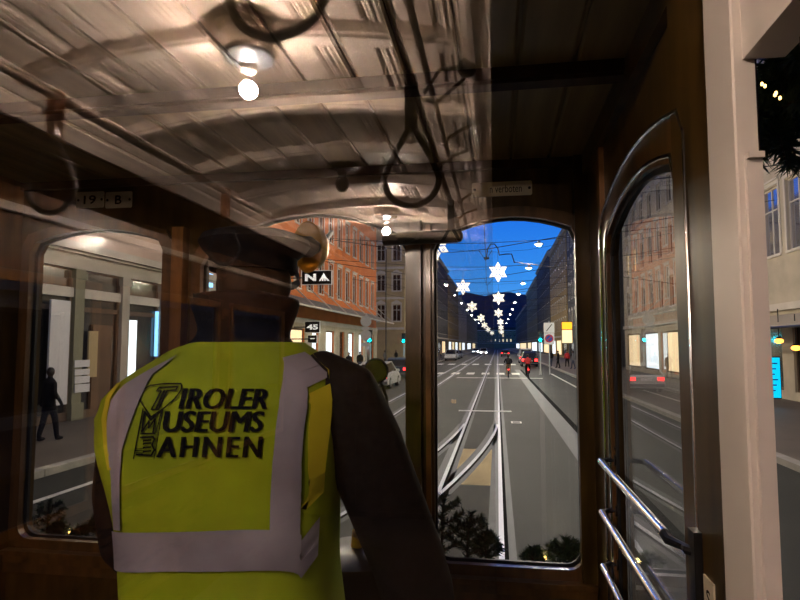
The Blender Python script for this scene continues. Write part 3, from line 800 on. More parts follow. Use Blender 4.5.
ys = [1+1.0*i for i in range(18)]+[18.6]
rail('tram_rail', [(0.02, -5), (0.02, 300)], 'straight steel rail running up the middle of the right pane')
rail('tram_rail', [(-.98, -5), (-.98, 300)], 'steel rail slanting left of the middle rail, same track')
rail('tram_rail', [(-.98+dv(y), y) for y in ys], 'curved branch rail bending off to the lower left')
rail('tram_rail', [(0.02+dv(y), y) for y in ys], 'curved branch rail crossing between the two straight rails')
rail('tram_rail', [(-3.55, -5), (-3.55, 300)], 'right rail of the opposite track near the crosswalk')
rail('tram_rail', [(-4.55, -5), (-4.55, 300)], 'left rail of the opposite track near the parked cars')
o = thing('switch_plate', 'pale bar across the track at the points', 'plate', (-.48, 22.3, G))
MB().box(-.95, .95, -.13, .13, 0, .015).build('plate', 'road_paint', o); MB().box(-.9, .9, -.03, .03, .01, .018).build('slot', 'rail_steel', o)
t = tag(MB().box(1.62, 2.12, 3, 60, G-.02, G+.004).build('gutter_strip', 'concrete'), 'pale concrete strip along the black slot on the right lane', 'gutter')
t = tag(MB().box(2.12, 2.30, 3, 60, G-.02, G+.006).build('drain_slot', 'groove'), 'black drain slot running towards the cyclists', 'drain')
for (x0, x1, y0, y1, m, lab) in ((-.88, -.10, 10.6, 14.2, 'sand', 'beige patch between the near rails painting a reflection in the glass'), (-.88, -.10, 14.3, 40, 'patch_dark', 'dark asphalt strip between the far rails'), (-.88, -.10, 5.0, 10.5, 'patch_dark', 'dark slab between the nearest rails')):  # beige patch: a reflection in the glass put into the road's colour
    tag(MB().box(x0, x1, y0, y1, G-.02, G+.003).build('slab_or_reflection', m), lab, 'slab')
def paint(x0, x1, y0, y1, lab, grp=None):
    tag(MB().box(x0, x1, y0, y1, G-.01, G+.005).build('road_marking', 'road_paint'), lab, 'marking', grp)
for i in range(8): paint(-7.6+1.25*i, -6.95+1.25*i, 50, 53, 'white dash of the nearer crosswalk row, %s from the left kerb' % ['first', 'second', 'third', 'fourth', 'fifth', 'sixth', 'seventh', 'eighth'][i], 'nearer crosswalk dashes')
for i in range(8): paint(-7.6+1.5*i, -6.8+1.5*i, 74, 78, 'white dash of the farther crosswalk row, %s from the left kerb' % ['first', 'second', 'third', 'fourth', 'fifth', 'sixth', 'seventh', 'eighth'][i], 'farther crosswalk dashes')
paint(-3.0, 3.2, 44.6, 45.0, 'thin white stop line across the track before the crosswalk')
paint(4.35, 4.5, 30, 52, 'white lane line near the right kerb')
paint(-7.1, -6.98, 3, 34, 'long white lane line seen through the left window')
o = thing('drain_cover', 'small pale square cover on the right lane', 'cover', (.55, 19.2, G)); MB().box(-.16, .16, -.2, .2, 0, .01).build('frame', 'road_paint', o); MB().box(-.11, .11, -.15, .15, .005, .012).build('grate', 'concrete', o)
# ------------------------------------------------------------------ mountain ridge
mp = [(300, 322), (380, 318), (415, 320), (440, 308), (455, 298), (465, 292), (475, 294), (485, 296), (497, 293), (508, 292), (520, 294), (535, 296), (560, 300), (620, 310), (700, 318)]
mb = MB(); P = [at(a, b, Y=3000) for a, b in mp]
vs = []
for i, p in enumerate(P): vs += [(p.x, 2400, G), (p.x, 2760+60*math.sin(i*2.1), p.z*.55), (p.x, 3000, p.z), (p.x, 3400, p.z*.6), (p.x, 3800, G)]
fs = [(5*i+j, 5*i+5+j, 5*i+6+j, 5*i+1+j) for i in range(len(P)-1) for j in range(4)]
tag(mb.add(vs, fs).build('mountain', 'mountain'), 'dark blue mountain ridge at the end of the street', 'mountain', kind='structure')

# ------------------------------------------------------------------ houses
_wc = {}
def win_mesh(w, h, hood, fm):
    k = (round(w, 2), round(h, 2), hood, fm)
    if k in _wc: return _wc[k]
    f = MB(); t = .07
    f.box(-w/2, -w/2+t, .10, .20, 0, h).box(w/2-t, w/2, .10, .20, 0, h).box(-w/2+t, w/2-t, .10, .20, 0, t).box(-w/2+t, w/2-t, .10, .20, h-t, h)
    f.box(-.035, .035, .11, .19, t, h-t).box(-w/2+t, -.035, .11, .19, h*.66, h*.66+.06).box(.035, w/2-t, .11, .19, h*.66, h*.66+.06)
    f.box(-w/2-.10, w/2+.10, -.08, .10, -.10, 0)
    if hood:
        s = .14
        f.box(-w/2-s, -w/2, -.04, .0, 0, h+.05).box(w/2, w/2+s, -.04, .0, 0, h+.05).box(-w/2-s, w/2+s, -.05, 0, h+.05, h+.22)
        if hood == 2: f.prism([(-w/2-s-.05, h+.22), (w/2+s+.05, h+.22), (0, h+.62)], 'Y', -.10, 0)
        else: f.box(-w/2-s-.05, w/2+s+.05, -.12, 0, h+.22, h+.30)
    fr = f.mesh('window', fm); 
    pn = MB().box(-w/2+.02, w/2-.02, .145, .155, .02, h-.02)
    _wc[k] = (fr, pn.mesh('pane', 'win_glass'), pn.mesh('pane', 'win_lit'), pn.mesh('pane', 'win_mirror')); return _wc[k]
mat('win_mirror', (.45, .45, .5), .06, .8)
def holes_plate(L, H, holes, dp=.22):
    us = sorted({0, L} | {h[0] for h in holes} | {h[1] for h in holes}); zs = sorted({0, H} | {h[2] for h in holes} | {h[3] for h in holes})
    mb = MB()
    for a, b in zip(us, us[1:]):
        for c, d in zip(zs, zs[1:]):
            m, n = (a+b)/2, (c+d)/2
            if any(h[0] < m < h[1] and h[2] < n < h[3] for h in holes): continue
            mb.add([(a, 0, c), (b, 0, c), (b, 0, d), (a, 0, d)], [(0, 1, 2, 3)])
    for (a, b, c, d) in holes:
        mb.add([(a, 0, c), (b, 0, c), (b, 0, d), (a, 0, d), (a, dp, c), (b, dp, c), (b, dp, d), (a, dp, d)], [(0, 1, 5, 4), (1, 2, 6, 5), (2, 3, 7, 6), (3, 0, 4, 7), (4, 5, 6, 7)])
    return mb
def house(label, loc, rz, L, H, m, cols, rows, w=1.15, hood=0, lit=.08, shops=(), shop_z=(.35, 3.3), dp=12, frame='win_frame', trimm='white_trim', skip=(), margin=.8, detail=True, roof=2.2, mirror=False):
    """local x along the front, y into the house, z up from the pavement"""
    t = thing('house', label, 'house', loc, rz)
    holes = []; wins = []
    pitch = (L-2*margin)/cols
    for (z, h) in rows:
        for i in range(cols):
            u = margin+pitch*(i+.5)
            if any(a < u < b for a, b in skip): continue
            holes.append((u-w/2, u+w/2, z, z+h)); wins.append((u, z, h))
    for (a, b, sm) in shops: holes.append((a, b, *shop_z))
    wl_ = holes_plate(L, H, holes)
    wl_.add([(0, 0, 0), (0, dp, 0), (0, dp, H), (0, 0, H)], [(0, 1, 2, 3)]); wl_.add([(L, 0, 0), (L, dp, 0), (L, dp, H), (L, 0, H)], [(0, 1, 2, 3)])
    wl_.add([(0, dp, 0), (L, dp, 0), (L, dp, H), (0, dp, H)], [(0, 1, 2, 3)])
    wl_.build('wall', m, t)
    MB().prism([(-.45, H), (dp+.3, H), (dp*.75, H+roof), (dp*.25, H+roof)], 'X', -.1, L+.1).build('roof', 'roof', t)
    MB().box(0, L, -.42, 0, H-.30, H).box(0, L, -.25, 0, H-.55, H-.30).build('cornice', trimm, t)
    MB().box(0, L, -.16, 0, 3.75, 4.05).build('string_course', trimm, t)
    for (u, z, h) in wins:
        fr, pn, pl_, pm = win_mesh(w, h, hood, frame)
        wo_ = link('window', fr, t, (u, 0, z))
        if detail: link('pane', pl_ if random.random() < lit else (pm if mirror else pn), wo_)
        else: link('pane', pl_ if random.random() < lit else pn, wo_)
    for (a, b, sm) in shops:
        z0, z1 = shop_z
        s = MB().box(a, b, .10, .16, z0, z0+.10).box(a, b, .10, .16, z1-.12, z1).box(a, a+.08, .10, .16, z0+.1, z1-.12).box(b-.08, b, .10, .16, z0+.1, z1-.12)
        so = s.build('shop_front', 'brown_shop', t); MB().box(a+.04, b-.04, .14, .15, z0+.05, z1-.06).build('pane', sm, so)
    return t
LZ, RZ = R(90), R(-90)
def left(y0, y1): return (XFL, y0, G+.12), LZ, y1-y0
def right(y0, y1): return (XFR, y1, G+.12), RZ, y1-y0
std = [(5.0, 2.1), (8.7, 2.1), (12.3, 2.0), (15.8, 1.8)]
random.seed(3)
# left row
p, r_, L = left(3, 30)
h1 = house('grey stone house with dark shopfronts seen through the left pane', p, r_, L, 18, 'pinkish', 11, [(7.0, 2.4), (11, 2.2), (14.5, 2.0)], w=1.3, hood=1, lit=.1, dp=10)
h2 = house('orange-red house with pale window surrounds and glass canopy', (XFL, 30.4, G+.12), LZ, 33.6, 19, 'orange', 12, [(6.1, 2.6), (10.4, 2.5), (14.6, 2.2)], w=1.25, hood=1, lit=.04, shops=[(2.2, 4.6, 'shop_dark'), (6, 9, 'shop_warm'), (10.5, 12.2, 'shop_white'), (14, 16.5, 'shop_white'), (18, 19.6, 'shop_dark'), (21, 23.2, 'shop_white'), (25, 27, 'shop_white'), (28.6, 32, 'shop_dark')], shop_z=(.2, 3.4))
h3 = house('yellow-lit sandstone house beyond the side street', (XFL+1.0, 78, G+.12), LZ, 44, 20, 'sand', 14, std, hood=2, lit=.06, shops=[(2, 6, 'shop_dark'), (8, 13, 'shop_warm'), (16, 22, 'shop_white'), (26, 32, 'shop_dark')])
# south gable of the sandstone house, facing the camera
gw = MB()
for i in range(5): pass
hg = thing('gable_front', 'sandstone house end wall with two window columns facing the camera', 'wall', (XFL+.98-13, 77.6, G+.12))
hs = [(u-.55, u+.55, z, z+2.2) for u in (2.2, 4.9, 7.6, 9.9, 12.0) for z in (5.4, 9.4, 13.4)]
holes_plate(13.0, 19.4, hs, .18).build('wall', 'sand', hg)
for (a, b, z, z2) in hs:
    fr, pn, pl_, pm = win_mesh(1.1, 2.2, 2, 'win_frame'); wo_ = link('window', fr, hg, ((a+b)/2, 0, z)); link('pane', pn, wo_)
for z in (4.3, 8.3, 12.3): MB().box(0, 13, -.2, 0, z, z+.3).build('string_course', 'white_trim', hg)
for i in range(9): MB().box(0, 13, -.06, 0, .3+.43*i, .65+.43*i).build('rustic_course', 'sand', hg)
house('narrow grey house with flat roof left of the stars', *left(123, 160)[:2], 37, 22, 'dark_stone', 11, std+[(19, 1.6)], lit=.12, shops=[(2, 8, 'shop_white'), (10, 18, 'shop_dark'), (20, 30, 'shop_warm')], detail=False)
house('ochre house in the distance of the left row', *left(161, 205)[:2], 44, 21, 'ochre', 11, std, lit=.15, shops=[(2, 12, 'shop_white'), (15, 24, 'shop_warm'), (28, 40, 'shop_white')], detail=False)
house('pale house far down the left row', *left(206, 260)[:2], 54, 19, 'pale', 12, std, lit=.15, shops=[(2, 14, 'shop_warm'), (20, 40, 'shop_white')], detail=False)
house('dark farthest house of the left row', *left(261, 400)[:2], 139, 17, 'olive', 16, std[:3], lit=.2, shops=[(4, 40, 'shop_white'), (60, 100, 'shop_warm')], detail=False)
# right row
house('cream house with large sky-blue windows beyond the cream pillar', *right(12, 33)[:2], 21, 19, 'pale', 8, [(6.2, 3.0), (10.8, 2.6), (15, 2.2)], w=1.75, hood=1, lit=0, shops=[(1, 5, 'shop_dark'), (6, 10, 'shop_dark'), (11, 15, 'shop_dark')], mirror=True)
house('pale ornate house seen through the arched side window', *right(33.3, 60)[:2], 26.7, 20, 'pale', 9, std, hood=2, lit=.15, shops=[(1, 6, 'shop_warm'), (7.5, 12, 'shop_white'), (14, 19, 'shop_warm'), (20.5, 25, 'shop_white')])
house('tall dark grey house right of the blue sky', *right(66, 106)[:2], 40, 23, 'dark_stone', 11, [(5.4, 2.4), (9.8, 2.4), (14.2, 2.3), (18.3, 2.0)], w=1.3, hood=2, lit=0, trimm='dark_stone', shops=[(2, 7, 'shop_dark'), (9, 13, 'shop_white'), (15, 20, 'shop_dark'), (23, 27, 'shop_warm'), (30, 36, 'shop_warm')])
house('ochre house with lit front in the right row', *right(107, 140)[:2], 33, 23, 'ochre', 9, std+[(19.2, 1.8)], hood=1, lit=.15, shops=[(2, 10, 'shop_white'), (12, 22, 'shop_warm'), (24, 31, 'shop_dark')])
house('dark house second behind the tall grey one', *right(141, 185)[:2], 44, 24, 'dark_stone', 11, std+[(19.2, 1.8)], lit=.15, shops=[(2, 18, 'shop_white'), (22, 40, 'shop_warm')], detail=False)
house('olive house far down the right row', *right(186, 250)[:2], 64, 23, 'olive', 14, std+[(19.2, 1.8)], lit=.15, shops=[(2, 28, 'shop_warm'), (32, 60, 'shop_white')], detail=False)
house('farthest house of the right row', *right(251, 400)[:2], 149, 19, 'dark_stone', 16, std, lit=.2, shops=[(2, 60, 'shop_white'), (70, 140, 'shop_warm')], detail=False)
house('house behind the tram in the left row', *left(-45, 2.6)[:2], 47, 18, 'pale', 16, std[:3], lit=.05, shops=[(30, 34, 'shop_dark'), (38, 45, 'shop_warm')], detail=False)
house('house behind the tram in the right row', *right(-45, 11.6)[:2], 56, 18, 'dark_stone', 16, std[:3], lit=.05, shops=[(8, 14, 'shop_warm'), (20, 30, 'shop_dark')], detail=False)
house('block closing the street behind the tram', (40, -60, G), R(180), 80, 18, 'olive', 24, std[:3], lit=.1, detail=False)
house('low dark block closing the street far away', (-30, 470, G), 0, 60, 14, 'olive', 20, std[:3], lit=.2, detail=False)
# left neighbour house details: stone entablature, piers, door, posters
def onl(px, py, off=.0): return at(px, py, X=XFL+off)
f1 = h1
def part_l(name, px0, px1, py0, py1, m, off0=.0, off1=.12, z0=None, z1=None, parent=f1):
    a, b = onl(px0, (py0+py1)/2), onl(px1, (py0+py1)/2)
    za = onl((px0+px1)/2, py1).z if z0 is None else z0; zb = onl((px0+px1)/2, py0).z if z1 is None else z1
    return MB().box(a.y-3, b.y-3, -off1, -off0, za-G-.12, zb-G-.12).build(name, m, parent)
ze1, ze0 = onl(60, 243).z, onl(60, 267).z
MB().box(0, 27, -.35, 0, ze0-G-.12+.45, ze1-G-.12).box(0, 27, -.20, 0, ze0-G-.12, ze0-G-.12+.45).box(0, 27, -.5, 0, ze1-G-.12-.2, ze1-G-.12+.05).build('entablature', 'grey_stone', f1)
zt = ze0-G-.12
for u in (9.2, 11.3, 13.55, 15.9, 18.3, 20.7):
    MB().box(u, u+.42, -.22, 0, 0, zt).box(u-.06, u+.48, -.28, 0, 0, .5).box(u-.06, u+.48, -.26, 0, zt-.3, zt-.05).build('pier', 'olive' if u < 14 else 'grey_stone', f1)
for i, (u0, u1, sm) in enumerate(((9.62, 11.3, 'shop_dark'), (11.72, 13.55, 'shop_dark'), (13.97, 15.9, 'shop_dark'), (16.32, 18.3, 'shop_dark'), (18.72, 20.7, 'shop_dark'))):
    so = MB().box(u0, u1, -.10, -.02, zt-1.3, zt-1.15).box(u0, u0+.1, -.10, -.02, .25, zt-.05).box(u1-.1, u1, -.10, -.02, .25, zt-.05).box(u0, u1, -.14, -.0, 0, .25).build('shop_front', 'brown_shop', f1)
    MB().box(u0+.05, u1-.05, -.05, -.03, .25, zt-.05).build('pane', sm, so)
part_l('door', 88, 107, 325, 408, 'brown_shop', .05, .14)
dsm = part_l('door_panel', 83, 92, 331, 377, 'sand', .14, .2)
part_l('lit_panel', 118, 131, 320, 386, 'shop_white', .14, .20)
part_l('poster', 38, 58, 300, 405, 'poster', .30, .36)
for k, (a, b) in enumerate(((360, 367), (369, 375), (376, 383), (384, 392))): part_l('notice', 67, 82, a, b, 'poster', .24, .27)
part_l('lit_shelf', 152, 166, 312, 356, 'shop_blue', .10, .14)
part_l('reflected_sign', 180, 207, 271, 285, 'shop_blue', .12, .3)  # blue reflection in the glass, built as a glowing board on the house
part_l('reflected_shop', 205, 222, 318, 350, 'shop_white', .12, .16)  # mirrored shop light in the glass, added as a glowing plate on the front
part_l('reflected_shop', 232, 244, 306, 320, 'shop_white', .12, .16)  # second patch of reflected shop light, also a glowing plate
for (a, b) in ((0, 2.2), (4.6, 6), (9, 10.5), (12.2, 14), (16.5, 18), (19.6, 21), (23.2, 25), (27, 28.6), (32, 33.6)): MB().box(a+.02, b-.02, -.10, 0, 0, 3.4).box(a+.02, b-.02, -.16, 0, 0, .4).build('pier', 'pale', h2)
MB().box(0, 33.6, -.14, 0, 3.4, 4.1).build('fascia', 'pale', h2)
# canopy on the orange house
cn = h2
ca = onl(300, 297).z-G-.12
MB().prism([(0, ca), (-2.0, ca-.85), (-2.0, ca-.95), (0, ca-.12)], 'X', .5, 33.2).build('canopy', 'awning_fabric', cn)
for i in range(9): MB().tube([(1+4*i, 0, ca+1.0), (1+4*i, -1.95, ca-.82)], .04, 6).build('canopy_stay', 'white_trim', cn)
MB().tube([(.5, -2.0, ca-.9), (33.2, -2.0, ca-.9)], .07, 6).build('canopy_rim', 'white_trim', cn)
# projecting sign boards
def sign_board(label, px0, px1, py0, py1, X, m0, drawer, border='print_white'):
    Y = at((px0+px1)/2, py0, X=X).y; a, b = at(px0, py1, Y=Y), at(px1, py0, Y=Y)
    t = thing('sign_board', label, 'sign', ((a.x+b.x)/2, Y, (a.z+b.z)/2)); w, h = (b.x-a.x)/2, (b.z-a.z)/2
    MB().box(-w, w, 0, .12, -h, h).build('frame', border, t); e_ = min(w, h)*.10
    MB().box(-w+e_*.2, w-e_, -.02, .0, -h+e_, h-e_).build('board', m0, t)
    mb = MB(); drawer(mb, w, h); mb.build('lettering', 'print_glow', t)
    MB().tube([(-w, .06, 0), (-w-1.2, .06, 0)], .04, 6).build('arm', 'black_metal', t)
mat('print_glow', (.95, .95, .92), .5, emit=.55)
def draw_na(mb, w, h):
    vs, fs = fit_text('N', -w*.80, -w*.05, -h*.48, h*.52, bold=.05); mb.add([(x, -.025, y) for x, y, z in vs], fs)
    for i, (x0, sl) in enumerate(((.12, 0), (.30, 0), (.48, 0))):
        mb.add([(w*(.44+.02), -.025, h*.6), (w*(x0+.02), -.025, -h*.5), (w*(x0+.13), -.025, -h*.5), (w*.52, -.025, h*.35)], [(0, 1, 2, 3)])
    mb.add([(w*.46, -.025, h*.6), (w*.60, -.025, h*.1), (w*.86, -.025, -h*.5), (w*.70, -.025, -h*.5), (w*.44, -.025, h*.2)], [(0, 1, 2, 3, 4)])
sign_board('black sign board with white letters NA below the brass gong', 302, 332, 270, 285, XFL+2.0, 'print_black', draw_na)
def draw_45(mb, w, h):
    vs, fs = fit_text('45', -w*.75, w*.75, -h*.45, h*.45, bold=.04); mb.add([(x, -.025, y) for x, y, z in vs], fs)
sign_board('small black sign board with white figures under the canopy', 305, 320, 321, 333, XFL+1.4, 'print_black', draw_45)
def draw_ar(mb, w, h):
    mb.add([(-w*.5, -.025, h*.2), (w*.5, -.025, h*.2), (w*.5, -.025, 0), (-w*.5, -.025, 0)], [(0, 1, 2, 3)])
sign_board('smaller black sign board just above the driver\'s collar', 308, 317, 335, 343, XFL+1.4, 'print_black', draw_ar)
# right shop front behind the pillar: awning, lamps, cyan sign
aw = at(790, 318, X=XFR-.8)
t = thing('awning', 'beige awning of the right shop beyond the cream pillar', 'awning', (XFR, aw.y, aw.z))
MB().prism([(-.05, .25), (-1.6, -.30), (-1.6, -.42), (-.05, .15)], 'Y', -3, 5).build('cloth', 'awning_beige', t); MB().tube([(-1.6, -3, -.38), (-1.6, 5, -.38)], .05, 6).build('front_bar', 'black_metal', t)
for (a, b, lab) in ((779, 341, 'glowing orange lamp under the beige awning, nearer the pillar'), (796, 348, 'glowing orange lamp under the beige awning at the picture edge')):
    c = at(a, b, X=XFR-1.2)
    t = thing('shop_lamp', lab, 'lamp', c, group='orange shop lamps')
    MB().ball((0, 0, 0), .16, .16, .10).build('globe', 'orange_lamp', t, True); MB().tube([(0, 0, .08), (0, 0, 1.25)], .02, 6).lathe([(.0, .09), (.14, .09), (.06, .16), (.0, .17)], n=12).build('cap', 'black_metal', t)
a, b = at(774, 396, X=XFR-1.9), at(786, 360, X=XFR-1.9)
t = thing('lit_banner', 'bright cyan lit sign panel right of the cream pillar', 'sign', ((a.x+b.x)/2, a.y, (a.z+b.z)/2))
MB().box(-.27, .27, 0, .12, -.78, .78).build('frame', 'black_metal', t); MB().box(-.24, .24, -.02, .0, -.74, .74).build('panel', 'sign_cyan', t)
for k in range(6): MB().box(-.18, .16-.05*(k % 3), -.025, -.02, .5-.2*k, .55-.2*k).build('print_line', 'blue_paint', t)
# orange and white lit shop sign on the grey house
a = at(567, 330, X=9.6)
t = thing('lit_banner', 'orange and white lit shop sign at the right street corner', 'sign', a)
MB().box(-.75, .75, 0, .3, -1.9, 1.2).build('box', 'black_metal', t); MB().box(-.68, .68, -.02, 0, .1, 1.1).build('panel', 'sign_orange', t); MB().box(-.68, .68, -.02, 0, -1.8, .0).build('panel', 'shop_warm', t)
MB().tube([(0, .15, -1.9), (0, .15, G-a.z+.1)], .06, 8).build('post', 'black_metal', t)

# ------------------------------------------------------------------ street lamps on span wires
HL_ = EYE+5.6
def street_lamp(x, y, label):
    t = thing('street_lamp', label, 'street lamp', (x, y, HL_), group='span wire street lamps')
    MB().lathe([(.0, .22), (.05, .22), (.09, .14), (.24, .06), (.26, .0), (.0, .0)], n=16).build('housing', 'sign_grey', t, True)
    MB().lathe([(.0, -.09), (.09, -.07), (.15, .0), (.0, .005)], n=16).build('lens', 'lamp_glow', t, True)
    ld = bpy.data.lights.new('lamp_light', 'POINT'); ld.energy = LAMP_W; ld.color = (1.0, .85, .62); ld.shadow_soft_size = .07
    lo = bpy.data.objects.new('lamp_light', ld); C.objects.link(lo); lo.parent = t; lo.location = (0, 0, -.12)
    return t
ORD = ['nearest', 'second', 'third', 'fourth', 'fifth', 'sixth', 'seventh', 'eighth', 'ninth', 'tenth', 'eleventh', 'twelfth', 'thirteenth', 'fourteenth']
lys = [12, 23, 34, 44.5, 55.5, 67, 80, 95, 112, 132, 156]
for i, y in enumerate(lys):
    street_lamp(2.35, y, 'street lamp hanging over the right lane, %s in the row' % ORD[i])
    street_lamp(-4.65, y, 'street lamp hanging over the opposite track, %s in the row' % ORD[i])
    w = tag(MB().tube([(XFL, y, HL_+1.0), (-4.65, y, HL_+.24), (-1, y, HL_+.16), (2.35, y, HL_+.24), (XFR, y, HL_+1.0)], .018, 5).build('span_wire', 'wire'), 'thin span wire carrying the %s pair of street lamps' % ORD[i], 'wire', 'span wires')
HW = EYE+3.9
for k, (x, lab) in enumerate(((-.5, 'contact wire over the near track'), (-4.05, 'contact wire over the opposite track'))):
    tag(MB().tube([(x+.15*math.sin(y*.11), y, HW) for y in range(2, 240, 8)], .014, 5).build('contact_wire', 'wire'), lab, 'wire', 'contact wires')
for j, y in enumerate((28, 40, 53, 70, 92)):
    tag(MB().tube([(XFL, y, HW+2.1), (-4.05, y, HW+.55), (-2, y, HW+.45), (-.5, y, HW+.55), (XFR, y, HW+2.4)], .018, 5).build('cross_wire', 'wire'), 'cross wire holding the contact wires, %s from the tram' % ORD[j], 'wire', 'cross wires')
    for x in (-.5, -4.05):
        tag(MB().tube([(x-.3, y, HW+.5), (x+.15*math.sin(y*.11), y, HW+.02), (x+.3, y, HW+.5)], .016, 5).build('wire_hanger', 'wire'), 'small hanger joining %s contact wire to the %s cross wire' % ('the near' if x > -1 else 'the far', ORD[j]), 'hanger', 'wire hangers')
c = at(493, 248, Y=33)
q = [(c.x-.36, 33, c.z-.55), (c.x-.30, 33, c.z-.05), (c.x-.12, 33, c.z+.22), (c.x+.08, 33, c.z+.22), (c.x+.26, 33, c.z-.02), (c.x+.34, 33, c.z-.4), (c.x+.7, 33, c.z-.35), (c.x+1.0, 33, c.z-.36), (c.x+1.15, 33, c.z-.85)]
t = thing('wire_bow', 'curved black bow on the overhead wires above the first star', 'bracket', c)
MB().tube([Vector(p)-c for p in q], .035, 6).build('bow', 'wire', t, True); MB().box(-.5, -.22, -.05, .05, -.62, -.5).build('clamp', 'wire', t)
tag(MB().tube([(c.x+1.1, 33, c.z-.8), (XFR, 40, c.z-1.6)], .02, 5).build('stay_wire', 'wire'), 'slanting stay wire from the bow to the right houses', 'wire')
# ------------------------------------------------------------------ lit stars
def star_mesh():
    s = MB(); n = 6
    for k in range(n):
        q = math.pi/2+2*math.pi*k/n; d = Vector((math.cos(q), 0, math.sin(q))); a = Vector((-math.sin(q), 0, math.cos(q)))
        w, L = .27, 1.0
        o_, i_ = [d*.14, d*.55+a*w, d*L, d*.55-a*w], [d*.34, d*.56+a*w*.42, d*.80, d*.56-a*w*.42]
        for y in (-.04, .04):
            pass
        for j in range(4):
            j2 = (j+1) % 4; Y = Vector((0, .05, 0))
            s.add([o_[j]-Y, o_[j2]-Y, i_[j2]-Y, i_[j]-Y, o_[j]+Y, o_[j2]+Y, i_[j2]+Y, i_[j]+Y], [(0, 1, 2, 3), (4, 7, 6, 5), (0, 4, 5, 1), (3, 2, 6, 7)])
        s.add([d*.10+a*.03, d*.9+a*.02, d*.9-a*.02, d*.10-a*.03], [(0, 1, 2, 3)])
    return s.mesh('arms', 'star_glow'), MB().lathe([(.0, -.08), (.12, -.07), (.20, 0), (.12, .07), (.0, .08)], n=12, axis='Y').mesh('core', 'star_core')
sa, sc2 = star_mesh()
stars = [(498, 272, 60, 'largest lit star hanging in the middle of the sky'), (463, 287, 74, 'lit star left of the middle ones, over the mountain edge'), (498.5, 298, 88, 'lit star straight below the largest one'),
         (437, 246, 44, 'lit star cut off by the window post and black bar'), (472, 306.5, 104, 'lit star low on the left in front of the mountain'), (498.5, 313, 125, 'third lit star down in the middle column'),
         (481, 318, 138, 'small lit star second lowest in the left column'), (500.5, 322, 165, 'fourth lit star down in the middle column'), (484.5, 325, 172, 'tiny lit star below the left column'),
         (501, 327.5, 200, 'tiny lit star above the far road, middle column'), (488, 329.5, 210, 'tiny lit star above the far road, left column'), (501.5, 332, 240, 'tiniest lit star at the end of the middle column'), (492, 333, 250, 'tiniest lit star at the end of the left column')]
for (a, b, y, lab) in stars:
    p = at(a, b, Y=y); t = thing('lit_star', lab, 'star', p, random.uniform(-.25, .25), group='christmas stars over the street')
    link('arms', sa, t); link('core', sc2, t)
    MB().tube([(0, 0, 1.0), (0, 0, 2.0)], .015, 5).build('hanging_wire', 'wire', t)
    t.rotation_euler = (0, 0, 0)
    MB().tube([(XFL-p.x+.02, 0, 3.6), (-3, 0, 2.15), (0, 0, 2.0), (3, 0, 2.15), (XFR-p.x-.02, 0, 3.6)], .014, 5).build('span_cable', 'wire', t)
# ------------------------------------------------------------------ traffic lights and sign poles
def traffic_light(label, px, py, Y=None, X=None, s=1.0):
    c = at(px, py, Y=Y, X=X); t = thing('traffic_light', label, 'traffic light', (c.x, c.y, G))
    z = c.z-G
    MB().lathe([(0, 0), (.09, 0), (.07, .3), (.055, .4), (.055, z+.1), (0, z+.1)], n=10).build('pole', 'sign_grey', t, True)
    h = MB().box(-.17, .17, -.30, -.06, z-.22, z+.72).build('head', 'black_metal', t)
    for k in range(3):
        MB().tube([(0, -.30, z+.25*k), (0, -.40, z+.25*k)], .13, 12).build('hood', 'black_metal', h)
        MB().ball((0, -.395, z+.25*k), .115, .03, .115).build('lens', 'traffic_green' if k == 0 else 'rubber', h, True)
    ld = bpy.data.lights.new('signal_light', 'POINT'); ld.energy = 40; ld.color = (0, .8, 1); ld.shadow_soft_size = .12
    lo = bpy.data.objects.new('signal_light', ld); C.objects.link(lo); lo.parent = t; lo.location = (0, -.55, z)
traffic_light('traffic light showing bluish green beside the no-parking sign', 540, 340, Y=50)
traffic_light('traffic light showing bluish green against the front window post', 404, 341, X=XKL-.3)
traffic_light('small green traffic light left of the parked white car', 370.5, 340, X=XKL-.8)
c = at(549, 333, Y=51)
t = thing('sign_post', 'white sign post with arrow plate and round no-parking sign', 'sign', (c.x, c.y, G)); z = c.z-G
MB().tube([(0, 0, 0), (0, 0, z+1.0)], .05, 8).build('pole', 'sign_grey', t); MB().box(-.42, .42, -.06, -.03, z+.02, z+.85).build('plate', 'print_white', t)
MB().add([(-.25, -.065, z+.15), (-.17, -.065, z+.15), (.28, -.065, z+.72), (.20, -.065, z+.72)], [(0, 1, 2, 3)]).build('arrow', 'print_black', t)
MB().box(-.42, .42, -.06, -.03, z-.95, z-.02).build('plate', 'print_white', t)
MB().lathe([(0, -.07), (.34, -.07), (.34, -.06), (0, -.06)], (0, 0, z-.45), 20, 'Y').build('disc', 'red_paint', t); MB().lathe([(0, -.08), (.25, -.08), (.25, -.07), (0, -.07)], (0, 0, z-.45), 20, 'Y').build('disc_face', 'blue_paint', t)
MB().add([(-.2, -.083, z-.60), (-.15, -.083, z-.65), (.2, -.083, z-.30), (.15, -.083, z-.25)], [(0, 1, 2, 3)]).build('slash', 'red_paint', t)
c = at(366, 328, X=XKL-.6)
t = thing('sign_post', 'pole with two stacked round grey sign backs beside the canopy', 'sign', (c.x, c.y, G)); z = c.z-G
MB().tube([(0, 0, 0), (0, 0, z+1.0)], .045, 8).build('pole', 'sign_grey', t)
for dz in (.45, -.50): MB().lathe([(0, -.05), (.36, -.05), (.38, -.03), (.36, -.01), (0, -.01)], (0, 0, z+dz), 20, 'Y').build('sign_disc', 'sign_grey', t, True)
MB().box(-.3, .3, -.05, -.02, z-1.25, z-1.0).build('sign_plate', 'sign_grey', t); MB().box(-.3, .3, -.05, -.02, z-.12, z+.06).build('sign_plate', 'sign_grey', t)
